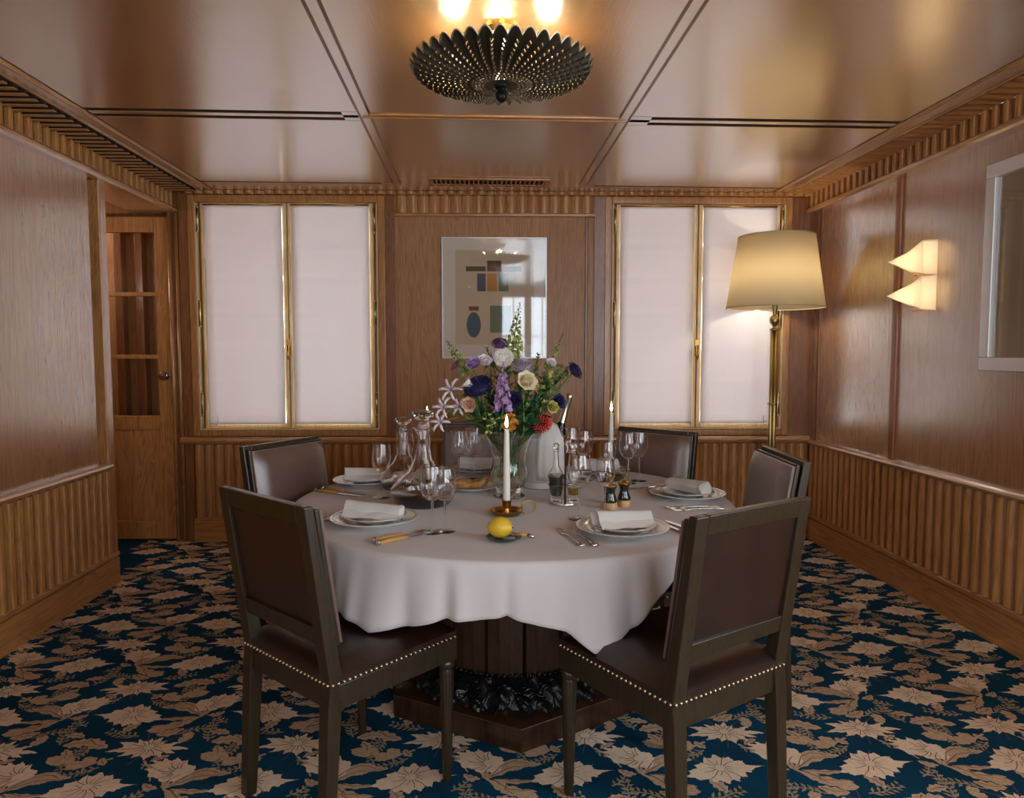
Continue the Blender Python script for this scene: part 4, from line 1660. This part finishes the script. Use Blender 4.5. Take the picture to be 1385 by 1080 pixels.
def bloom_spire(mb, top, ln, r0, size, mi=0, kk=16, tip_mi=None):
    # top: direction of the spire; florets round it, shrinking to buds at the tip
    n, a, b = frame_of(top)
    for q in range(kk):
        t = q / kk
        ang = q * 2.4
        o = a * math.cos(ang) + b * math.sin(ang)
        c = n * (ln * t) + o * (r0 * (1 - .75 * t))
        s = size * (1.1 - .8 * t)
        if t < .75:
            for e in range(5):
                f = e * 2 * PI / 5
                x, y = frame_of(o + n * .4)[1:]
                d = (x * math.cos(f) + y * math.sin(f)) * .8 + o * .5
                petal(mb, c, d, o, s, s * .5, .1, mi, 2)
        mb.ball(c, s * .42, 6, 4, mi if tip_mi is None or t < .5 else tip_mi)
    mb.tube([(0, 0, 0), n * ln], [.003, .0015], 6, mi if tip_mi is None else tip_mi)


def bloom_spider(mb, n, r, heads=1):
    n, a, b = frame_of(n)
    for q in range(6):
        t = q * PI / 3 + .2
        o = a * math.cos(t) + b * math.sin(t)
        pts = [o * (r * .1), o * (r * .5) + n * (r * .35), o * (r * .9) + n * (r * .30), o * (r * 1.08) + n * (r * .02)]
        mb.tube(pts, [.0035, .0062, .0055, .002], 6)
    for q in range(5):
        t = q * 1.25
        o = a * math.cos(t) + b * math.sin(t)
        mb.tube([n * 0, o * r * .25 + n * r * .7], .0009, 4)


def bloom_pins(mb, n, r):
    n, a, b = frame_of(n)
    for q in range(90):
        u = 1 - (q + .5) / 90 * .95
        t = q * 2.39996
        s = math.sqrt(1 - u * u)
        d = (a * math.cos(t) + b * math.sin(t)) * s + n * u
        mb.tube([d * r * .35, d * r * .8 + n * r * .1, d * r + n * r * .06], [.0028, .002, .0022], 5)
    mb.ball((0, 0, 0), r * .5, 10, 6)


def bloom_trumpet(mb, n, r):
    n, a, b = frame_of(n)
    prof = [(.12, -1.6), (.2, -1.0), (.34, -.4), (.52, 0), (.85, .22), (1.0, .18)]
    vs = []
    K = 20
    for k in range(K):
        t = 2 * PI * k / K
        lip = 1 + .45 * max(0, math.cos(t))
        for rr, z in prof:
            z2 = z + (.4 * max(0, math.cos(t)) if z > -.2 else 0)
            vs.append((a * math.cos(t) + b * math.sin(t)) * (rr * r * (lip if z >= 0 else 1)) + n * z2 * r)
    m = len(prof)
    mb.add(vs, [(k * m + i, ((k + 1) % K) * m + i, ((k + 1) % K) * m + i + 1, k * m + i + 1) for k in range(K) for i in range(m - 1)], 0, True)
    mb.tube([n * -r * 1.0, n * r * .2], .003, 6)


def bloom_cluster(mb, n, r, k, s, mis=(0,), spread=.9):
    n, a, b = frame_of(n)
    for q in range(k):
        p = V((RF.gauss(0, .5), RF.gauss(0, .5), RF.gauss(0, .5))) * r * spread
        mb.tube([n * -r * .9, p * .5, p], [.0016, .0012, .001], 4, len(mis) and mis[-1])
        m_ = RF.choice(mis)
        for e in range(4):
            f = e * PI / 2 + RF.random()
            d = V((math.cos(f), math.sin(f) * .6, math.sin(f) * .8 + .2))
            petal(mb, p, d, n, s * RF.uniform(.8, 1.3), s * .5, .2, m_, 2)
        mb.ball(p, s * .4, 6, 4, m_)


def leaf_spray(mb, pts, n, ln, w, mi=0):
    pts = [V(p) for p in pts]
    for q in range(n):
        t = (q + .5) / n * (len(pts) - 1)
        k = min(int(t), len(pts) - 2)
        p = pts[k].lerp(pts[k + 1], t - k)
        tg = (pts[k + 1] - pts[k]).normalized()
        x = tg.orthogonal().normalized()
        y = tg.cross(x)
        for s in (0, PI):
            a = q * 1.9 + s
            o = x * math.cos(a) + y * math.sin(a)
            petal(mb, p, o * .85 + tg * .6, tg, ln * (1.1 - .6 * q / n), w * (1.1 - .5 * q / n), .15, mi, 3)


def flower(name, label, px, py, dy, bloom, mats, leaves=0, stem_r=.0026, lm='leaf_mid', hang=0):
    P = at(px, py, VY + dy)
    t = thing(name, label, 'flower', (P.x, P.y, P.z), 0, 'cut flowers in the crystal vase')
    mb = MB()
    bloom(mb)
    mb.build('bloom', [M[q] for q in mats], t)
    ang = math.atan2(P.y - VY, P.x - VX)
    off = V((P.x - VX, P.y - VY, 0))
    f = min(1, .058 / max(off.length, .01))
    rim = V((VX, VY, TOP + .265)) + off * min(f * 1.5, .85) + V((RF.uniform(-.015, .015), RF.uniform(-.015, .015), 0))
    bot = V((VX, VY, TOP + .075)) - off * min(f * .5, .4) + V((RF.uniform(-.02, .02), RF.uniform(-.02, .02), RF.uniform(0, .02)))
    mid = V((VX, VY, TOP + .17)) + V((RF.uniform(-.025, .025), RF.uniform(-.025, .025), 0))
    c = rim.lerp(P, .55) + V((0, 0, .02 + hang))
    path = [q - P for q in (bot, mid, rim, c, P)]
    sm = [path[0]]
    for k in range(4):
        p0, p1, p2, p3 = path[max(k - 1, 0)], path[k], path[k + 1], path[min(k + 2, 4)]
        for q in range(1, 6):
            u = q / 5
            sm.append(.5 * ((2 * p1) + (p2 - p0) * u + (2 * p0 - 5 * p1 + 4 * p2 - p3) * u * u + (3 * p1 - p0 - 3 * p2 + p3) * u ** 3))
    mb = MB()
    mb.tube(sm, stem_r, 6)
    mb.build('stem', M['stem_green'], t)
    if leaves:
        mb = MB()
        leaf_spray(mb, sm[9:19], leaves, .045, .010)
        mb.build('foliage', M[lm], t)
    return t


def B(fn, *a, **k):
    return lambda mb: fn(mb, *a, **k)


FN = (0, -1, .25)
flower('green_spire', 'tallest green-white flower spire rising over the framed print', 690, 490, .02, B(bloom_spire, (.16, -.1, 1), .25, .026, .017, 0, 52, 1), ['leaf_lime', 'leaf_mid'], 5)
flower('green_spire', 'lime snapdragon spire leaning far left above the purple rose', 632, 505, .03, B(bloom_spire, (-.62, 0, 1), .16, .020, .018, 0, 28, 1), ['leaf_lime', 'leaf_mid'], 4)
flower('scabious', 'big navy blue dome flower at the left of the lavender spike', 648, 524, -.06, B(bloom_dome, (-.3, -.6, .8), .056, .5, 170, .2), ['petal_navy'], 4)
flower('stock_flower', 'lavender stock spike at the centre of the bouquet', 680, 556, -.10, B(bloom_spire, (.0, -.15, 1), .20, .022, .024, 0, 30), ['petal_lilac'], 0)
flower('white_rose', 'cream white rose right of the lavender spike', 709, 518, -.10, B(bloom_rose, (.35, -1, .35), .048), ['petal_cream'], 3)
flower('lisianthus', 'lilac and white ruffled bloom above the big navy flower', 641, 496, -.03, B(bloom_rose, (-.2, -.8, .6), .036), ['petal_lilac'], 3)
flower('lisianthus', 'pale ruffled bloom just right of the lilac one, upper left', 655, 492, .0, B(bloom_rose, (.1, -.8, .6), .034), ['petal_pink'], 2)
flower('plum_flower', 'dull plum bloom at the top in front of the print', 676, 466, .0, B(bloom_dome, (0, -.6, .8), .030, .5, 80, .3), ['petal_plum'], 2)
flower('hydrangea', 'soft white fluffy bloom under the plum one', 681, 484, -.01, B(bloom_dome, (0, -1, .3), .035, .7, 90, .3), ['petal_white'], 2)
flower('scabious', 'navy half-moon flower standing out alone at the far right', 777, 502, .0, B(bloom_dome, (.8, -.35, .6), .040, .45, 120, .2), ['petal_navy'], 0)
flower('scabious', 'dusty grey-lilac round flower behind the cream rose', 708, 497, -.05, B(bloom_dome, (.1, -.6, .8), .042, .5, 110, .22), ['petal_grey'], 3)
for (px, py, r, lb) in ((610, 528, .05, 'upper white spider lily at the left edge'), (600, 552, .046, 'middle white spider lily at the left edge'), (596, 572, .042, 'lowest white spider lily, above the decanter'), (622, 551, .038, 'small white spider lily beside the peach bloom')):
    flower('spider_lily', lb, px, py, -.04, B(bloom_spider, (-.4, -.8, .4), r), ['petal_pink'], 0, .0022, hang=.02)
flower('pincushion_flower', 'red pincushion flower drooping over the ice bucket napkin', 731, 570, -.07, B(bloom_pins, (.45, -.8, -.35), .048), ['petal_red'], 2, hang=.03)
flower('iris', 'deep blue bloom hidden between the lavender spike and the rose', 694, 540, -.06, B(bloom_rose, (.0, -1, .0), .042), ['petal_navy'], 3)
flower('iris', 'dark violet bloom above the bottle neck at the right', 752, 544, -.03, B(bloom_rose, (.5, -.8, .2), .036), ['petal_navy'], 2)
flower('calla_lily', 'mauve trumpet lily sticking out at the upper left', 616, 497, -.01, B(bloom_trumpet, (-.6, -.3, .75), .022), ['petal_mauve'], 0)
flower('calla_lily', 'cream white petal bloom at the left edge of the navy flower', 632, 518, -.06, B(bloom_trumpet, (-.85, -.15, .5), .034), ['petal_white'], 2)
flower('alstroemeria', 'peach bloom low at the left by the spider lilies', 637, 547, -.08, B(bloom_rose, (-.3, -.9, .0), .036), ['petal_peach'], 3)
flower('yellow_bloom', 'pale yellow bloom right of centre near the red flower', 745, 552, -.05, B(bloom_rose, (.3, -.9, .2), .030), ['bud_yellow'], 2)
flower('marigold', 'orange bloom low behind the candle flame', 689, 571, -.09, B(bloom_dome, (.1, -1, -.1), .032, .6, 70, .3), ['petal_orange'], 2)
flower('rose_bud', 'small pink bud at the upper right', 744, 494, .02, B(bloom_rose, (.2, -.7, .6), .026), ['petal_pink'], 2)
flower('wax_flower', 'yellow-green filler cluster right of the cream rose', 738, 514, -.02, B(bloom_cluster, (.2, -.3, 1), .07, 34, .012, (0, 1, 1)), ['bud_yellow', 'leaf_mid'], 6)
flower('wax_flower', 'pale green filler cluster at the upper right edge', 757, 505, .03, B(bloom_cluster, (.4, -.2, 1), .06, 26, .011, (0, 1)), ['leaf_lime', 'leaf_mid'], 4)
flower('wax_flower', 'green filler cluster below the cream rose', 722, 545, -.06, B(bloom_cluster, (.2, -.4, .8), .07, 34, .013, (0, 1, 1)), ['leaf_lime', 'leaf_dark'], 7, lm='leaf_dark')
flower('wax_flower', 'small cream sprig hanging low by the vase rim', 664, 572, -.11, B(bloom_cluster, (-.1, -.6, -.6), .045, 22, .009, (0, 0, 1)), ['bud_yellow', 'leaf_mid'], 2)
flower('thin_sprig', 'thin leafy sprig reaching up at the far right', 742, 497, .04, B(bloom_spire, (.42, 0, 1), .16, .013, .014, 0, 20, 1), ['leaf_lime', 'leaf_mid'], 6)
flower('thin_sprig', 'short green sprig behind the plum bloom', 700, 472, .05, B(bloom_spire, (.12, 0, 1), .08, .016, .013, 0, 14, 1), ['leaf_lime', 'leaf_mid'], 6)
flower('thin_sprig', 'leafy green sprig between the lilac bloom and the white one', 664, 497, .04, B(bloom_spire, (-.15, 0, 1), .06, .016, .012, 1, 14, 1), ['leaf_lime', 'leaf_mid'], 8)


def greenery(label, pts, n, ln, w, m_):
    P = [at(px, py, VY + dy) for px, py, dy in pts]
    o = P[-1]
    t = thing('leafy_stem', label, 'foliage', tuple(o), 0, 'leafy stems in the crystal vase')
    mb = MB()
    root = V((VX, VY, TOP + .09)) + V((RF.uniform(-.03, .03), RF.uniform(-.03, .03), 0))
    path = [root - o] + [p - o for p in P]
    mb.tube(path, .0024, 6)
    mb.build('stem', M['stem_green'], t)
    mb = MB()
    leaf_spray(mb, path[1:], n, ln, w)
    mb.build('leaves', M[m_], t)


greenery('dark leaves low at the left of the vase', [(668, 590, -.02), (655, 570, -.05), (640, 556, -.06)], 6, .075, .017, 'leaf_dark')
greenery('fern-like green trailing out low to the left', [(668, 588, -.04), (645, 572, -.05), (622, 558, -.05), (608, 556, -.05)], 16, .035, .006, 'leaf_mid')
greenery('broad dark leaves over the right of the vase rim', [(700, 590, -.06), (712, 575, -.09), (735, 560, -.09)], 6, .08, .022, 'leaf_dark')
greenery('dark leaf fan behind the candle flame', [(690, 590, -.07), (680, 570, -.09), (668, 556, -.08)], 6, .075, .018, 'leaf_dark')
greenery('dense mid green leaves in the heart of the bouquet', [(692, 580, -.02), (700, 550, -.03), (704, 520, -.02)], 12, .06, .012, 'leaf_mid')
greenery('dense leaves behind the navy flower', [(680, 580, .0), (665, 540, .0), (655, 510, .01)], 12, .06, .012, 'leaf_dark')
greenery('green leaves behind the yellow filler at the right', [(700, 580, .0), (725, 545, .01), (742, 520, .02)], 12, .06, .012, 'leaf_dark')
greenery('slender leaves behind the lavender spike', [(690, 575, .03), (685, 530, .04), (684, 495, .04)], 12, .055, .011, 'leaf_mid')
greenery('loose light green leaves at the right edge', [(705, 580, .02), (738, 540, .0), (766, 516, .0)], 9, .04, .008, 'leaf_lime')

greenery('leafy green stem filling the left side above the fern', [(672, 580, -.03), (650, 548, -.02), (628, 532, .0)], 12, .05, .011, 'leaf_mid')
greenery('dark foliage low in the middle of the bouquet', [(690, 585, -.05), (700, 562, -.07), (706, 545, -.08)], 9, .065, .015, 'leaf_dark')
greenery('fine green stem behind the white fluffy bloom', [(690, 560, .03), (668, 500, .05), (658, 470, .05)], 14, .035, .007, 'leaf_mid')
greenery('fine green stem between the cream rose and the pink bud', [(705, 560, .02), (722, 510, .03), (728, 480, .04)], 16, .035, .007, 'leaf_mid')
greenery('dark leaves under the lavender spike', [(682, 590, -.06), (672, 575, -.09), (676, 552, -.06)], 8, .06, .013, 'leaf_dark')

# ------------------------------------------------------------------ framed print on the back wall: a plain abstract stand-in
fp = thing('framed_print', 'white matted print of plain colour blocks on the back wall', 'picture', tuple(WB @ V((-.056, 0, 1.73))))
fp.rotation_euler.z = -_a
X0, X1, Z0_, Z1_ = -.368, .369, -.422, .424
mb = MB()
for a, b, c, d in ((X0, X1, Z0_, Z0_ + .008), (X0, X1, Z1_ - .008, Z1_), (X0, X0 + .008, Z0_ + .008, Z1_ - .008), (X1 - .008, X1, Z0_ + .008, Z1_ - .008)):
    mb.box(a, b, -.03, -.002, c, d)
mb.build('frame', M['white_paint'], fp, bevel=.001)
mb = MB()
mx0, mx1, mz0, mz1 = -.275, .278, -.325, .335
for a, b, c, d in ((X0 + .008, X1 - .008, Z0_ + .008, mz0), (X0 + .008, X1 - .008, mz1, Z1_ - .008), (X0 + .008, mx0, mz0, mz1), (mx1, X1 - .008, mz0, mz1)):
    mb.box(a, b, -.016, -.004, c, d)
mb.build('mat_board', M['mat_board'], fp, bevel=.002)
mb = MB()
mb.box(X0 + .01, X1 - .01, -.006, -.003, Z0_ + .01, Z1_ - .01)
pr = mb.build('paper', M['paper'], fp)


def blob(m_, pts, dv):
    mb = MB()
    mx = Matrix(((1, 0, 0, 0), (0, 0, 1, -.0062 - dv), (0, 1, 0, 0), (0, 0, 0, 1)))
    mb.prism(pts, -.0004, 0, 0, mx)
    mb.build('colour_shape', M[m_], pr)


def ell(cx, cz, rx, rz, rot_=0, n=28, a0=0, a1=2 * PI):
    out = []
    for k in range(n):
        t = a0 + (a1 - a0) * k / n
        x, z = rx * math.cos(t), rz * math.sin(t)
        out.append((cx + x * math.cos(rot_) - z * math.sin(rot_), cz + x * math.sin(rot_) + z * math.cos(rot_)))
    return out


def bar(x0, x1, z0, z1):
    return [(x0, z0), (x1, z0), (x1, z1), (x0, z1)]


blob('art_green', bar(-.20, -.06, .19, .225), .0002)
blob('art_brown', bar(-.05, .05, .19, .265), .0002)
blob('art_green', bar(.06, .19, .19, .225), .0002)
blob('art_blue', bar(-.12, -.06, .05, .175), .0002)
blob('art_orange', bar(-.05, .02, .05, .175), .0002)
blob('art_sage', bar(.03, .10, .05, .175), .0002)
blob('art_teal', ell(-.145, -.185, .05, .09, 0), .0002)
blob('art_rust', bar(-.18, -.11, -.085, -.055), .0002)
blob('art_sage', bar(-.03, .12, -.24, -.05), .0002)
mb = MB()
mb.box(X0 + .006, X1 - .006, -.024, -.021, Z0_ + .006, Z1_ - .006)
mb.build('glass_pane', M['pane'], fp)

# ------------------------------------------------------------------ large painting on the right wall
pw, ph = .80, .95
rp = thing('framed_painting', 'pale beige painting in a broad white frame on the right wall', 'picture', (2.41, 3.215 - pw / 2, 1.74))
mb = MB()
fwid = .062
for a, b, c, d in ((-pw / 2, pw / 2, -ph / 2, -ph / 2 + fwid), (-pw / 2, pw / 2, ph / 2 - fwid, ph / 2), (-pw / 2, -pw / 2 + fwid, -ph / 2 + fwid, ph / 2 - fwid), (pw / 2 - fwid, pw / 2, -ph / 2 + fwid, ph / 2 - fwid)):
    mb.box(-.042, 0, a, b, c, d)
mb.build('frame', M['white_paint'], rp, bevel=.004)
mb = MB()
mb.box(-.018, -.006, -pw / 2 + fwid - .005, pw / 2 - fwid + .005, -ph / 2 + fwid - .005, ph / 2 - fwid + .005)
mb.build('canvas', M['canvas'], rp)
mb = MB()
mb.box(-.026, -.023, -pw / 2 + fwid - .004, pw / 2 - fwid + .004, -ph / 2 + fwid - .004, ph / 2 - fwid + .004)
mb.build('glass_pane', M['pane_wall'], rp)


# ------------------------------------------------------------------ folded alabaster wall lights
def make_sconce(label, zc):
    t = thing('wall_light', label, 'wall lamp', (2.41, 3.70, zc), 0, 'pair of folded alabaster wall lights')
    y0, y1, h = -.10, .13, .092
    # back outline (against the wall) and a folded front ridge running out to a point on the far side
    vb = [(0, y0, h), (0, y1, h * .7), (0, y1, -h * .6), (0, y0, -h)]
    vf = [(-.085, y0, .085), (-.150, y1 - .03, -.004), (-.075, y0, -.088), (-.128, -.02, .022)]
    vs = vb + vf
    fs = [(0, 4, 7, 5, 1), (4, 6, 7), (7, 6, 5), (6, 3, 2, 5), (1, 5, 2)]
    mb = MB()
    fs = [(0, 4, 7), (0, 7, 1), (1, 7, 5), (4, 6, 7), (7, 6, 5), (6, 3, 5), (3, 2, 5), (1, 5, 2), (0, 3, 6, 4)]
    mb.add(vs, fs)
    o = mb.build('shade', M['alabaster'], t)
    so = o.modifiers.new('thickness', 'SOLIDIFY')
    so.thickness = .004
    mb = MB()
    mb.box(-.02, 0, -.05, .05, -.045, .045)
    mb.build('back_plate', M['brass'], t, bevel=.004)
    mb = MB()
    mb.tube([(-.02, 0, -.01), (-.03, 0, -.01)], .012, 10)
    mb.ball((-.052, 0, -.005), .020, 12, 8)
    mb.build('bulb', M['bulb'], t)
    mb = MB()
    mb.box(-.09, -.05, -.07, -.03, -.094, -.088)
    mb.build('clip', M['brass'], t)
    lt = bpy.data.lights.new('wall_light_glow', 'POINT')
    lt.energy = SCONCE_W
    lt.color = (1, .88, .66)
    lt.shadow_soft_size = .022
    lo = bpy.data.objects.new('wall_light_glow', lt)
    COL.objects.link(lo)
    lo.location = (2.41 - .055, 3.70, zc)
    return t


SCONCE_W = 2.0
make_sconce('upper of the two folded alabaster wall lights on the right wall', 1.85)
make_sconce('lower of the two folded alabaster wall lights on the right wall', 1.664)

# ------------------------------------------------------------------ floor lamp
fl_ = thing('floor_lamp', 'tall brass floor lamp with a cream drum shade before the right window', 'lamp', (1.985, 4.62, 0))
mb = MB()
mb.lathe([(0, 0), (.14, 0), (.145, .008), (.14, .02), (.05, .03), (.03, .05), (0, .05)], 40)
mb.build('base', M['brass_dull'], fl_)
mb = MB()
for k in range(4):
    a = k * PI / 2 + .4
    mb.tube([(.016 * math.cos(a), .016 * math.sin(a), .04), (.016 * math.cos(a), .016 * math.sin(a), 1.50)], .0125, 10)
mb.tube([(0, 0, 1.0), (0, 0, 1.012)], .031, 16)
mb.tube([(0, 0, .64), (0, 0, .662)], .034, 16)
mb.build('pole', M['brass_dull'], fl_)
mb = MB()
mb.lathe([(0, 1.495), (.028, 1.495), (.03, 1.505), (.012, 1.515), (.012, 1.525), (.030, 1.548), (.033, 1.565), (.028, 1.583), (.012, 1.60), (.014, 1.62), (.018, 1.64), (.018, 1.70), (0, 1.70)], 28)
mb.build('ball_finial', M['brass_dull'], fl_)
mb = MB()
K = 72
prof = [(.313, 1.647), (.242, 2.115)]
mb.lathe(prof, K)
o = mb.build('lamp_shade', M['shade_cloth'], fl_)
so = o.modifiers.new('thickness', 'SOLIDIFY')
so.thickness = .0015
mb = MB()
for rr, z in prof:
    mb = MB()
    mb.tube([(rr * math.cos(2 * PI * k / K), rr * math.sin(2 * PI * k / K), z) for k in range(K + 1)], .0035, 6, cap=False)
    mb.build('shade_ring', M['lamp_shade'], fl_)
mb = MB()
for k in range(3):
    a = k * 2 * PI / 3
    mb.tube([(0, 0, 1.69), (.30 * math.cos(a), .30 * math.sin(a), 1.72)], .002, 6)
mb.build('shade_carrier', M['brass_dull'], fl_)
mb = MB()
mb.ball((0, 0, 1.76), .03, 12, 8)
mb.build('bulb', M['lamp_shade'], fl_)

# ------------------------------------------------------------------ scalloped ceiling lamp
LX, LY, LR = .09, 2.53, .318
clp = thing('ceiling_lamp', 'large dark scalloped dish lamp pierced with dots under the ceiling', 'ceiling lamp', (LX, LY, 0))
NSC = 42
AN, RN = NSC * 10, 46
vs, fs = [], []
Zr, Zc = 2.335, 2.283


def dish(r, a):
    t = r / LR
    z = Zc + (Zr - Zc) * max(0, (t - .22) / .78) ** 1.5
    sc_ = max(0, min(1, (t - .30) / .25))
    z += sc_ * (.010 + .014 * t) * (abs(math.sin(a * NSC / 2)) ** .8 - .4)
    return z


for k in range(AN):
    a = 2 * PI * k / AN
    for i in range(RN + 1):
        t = .05 + .95 * i / RN
        r = LR * t
        lobe = 1 - .035 * max(0, (t - .9) / .1) * (1 - abs(math.sin(a * NSC / 2))) 
        # sweep the ribs like a pinwheel
        aa = a + .10 * t * t
        vs.append((r * lobe * math.cos(aa), r * lobe * math.sin(aa), dish(r, a)))
for k in range(AN):
    q = (k + 1) % AN
    for i in range(RN):
        t = .05 + .95 * i / RN
        hole = (k % 10 in (9, 0)) and t > .34 and t < .93 and i % 3 == 1
        hole2 = t > .17 and t <= .34 and i % 2 == 1 and ((k + (5 if i % 4 == 1 else 0)) % 10 < 4)
        if not (hole or hole2):
            fs.append((k * (RN + 1) + i, q * (RN + 1) + i, q * (RN + 1) + i + 1, k * (RN + 1) + i + 1))
mb = MB()
mb.add(vs, fs, 0, True)
o = mb.build('pierced_dish', M['lamp_metal'], clp)
so = o.modifiers.new('thickness', 'SOLIDIFY')
so.thickness = .0018
mb = MB()
pts = [V(vs[k * (RN + 1) + RN]) for k in range(AN)] + [V(vs[RN])]
mb.tube(pts, .0032, 6, cap=False)
mb.build('polished_edge', M['lamp_edge'], clp)
mb = MB()
mb.lathe([(0, 2.225), (.010, 2.228), (.020, 2.240), (.022, 2.255), (.016, 2.268), (.03, 2.276), (.03, 2.282), (0, 2.282)], 24)
mb.build('finial', M['bronze'], clp)
mb = MB()
mb.tube([(0, 0, 2.28), (0, 0, H_C - .012)], .008, 10)
mb.lathe([(0, H_C - .02), (.06, H_C - .02), (.065, H_C), (0, H_C)], 32)
mb.build('stem', M['brass'], clp)
for k in range(4):
    a = k * PI / 2
    mb = MB()
    bx, by = .165 * math.cos(a), .165 * math.sin(a)
    mb.tube([(0, 0, 2.37), (bx * .8, by * .8, 2.37)], .006, 8)
    mb.build('socket_arm', M['brass'], clp)
    mb = MB()
    mb.ball((bx, by, 2.365), .024, 14, 8)
    mb.build('bulb', M['bulb'], clp)
    lt = bpy.data.lights.new('ceiling_lamp_glow', 'POINT')
    lt.energy = CEIL_W = 4.0
    lt.color = (1, .8, .5)
    lt.shadow_soft_size = .026
    lo = bpy.data.objects.new('ceiling_lamp_glow', lt)
    COL.objects.link(lo)
    lo.location = (LX + bx, LY + by, 2.366)

lt = bpy.data.lights.new('floor_lamp_glow', 'POINT')
lt.energy = 1.5
lt.color = (1, .93, .82)
lt.shadow_soft_size = .03
lo = bpy.data.objects.new('floor_lamp_glow', lt)
COL.objects.link(lo)
lo.location = (1.985, 4.62, 1.83)
# unseen fill lights added to brighten the passage and behind the door
for k, loc in enumerate(((-3.3, 4.35, 1.95), (-3.3, 5.45, 2.35))):
    lt = bpy.data.lights.new('passage_fill', 'POINT')
    lt.energy = 2.0
    lt.color = (1, .9, .76)
    lt.shadow_soft_size = .06
    lo = bpy.data.objects.new('passage_fill', lt)
    COL.objects.link(lo)
    lo.location = loc
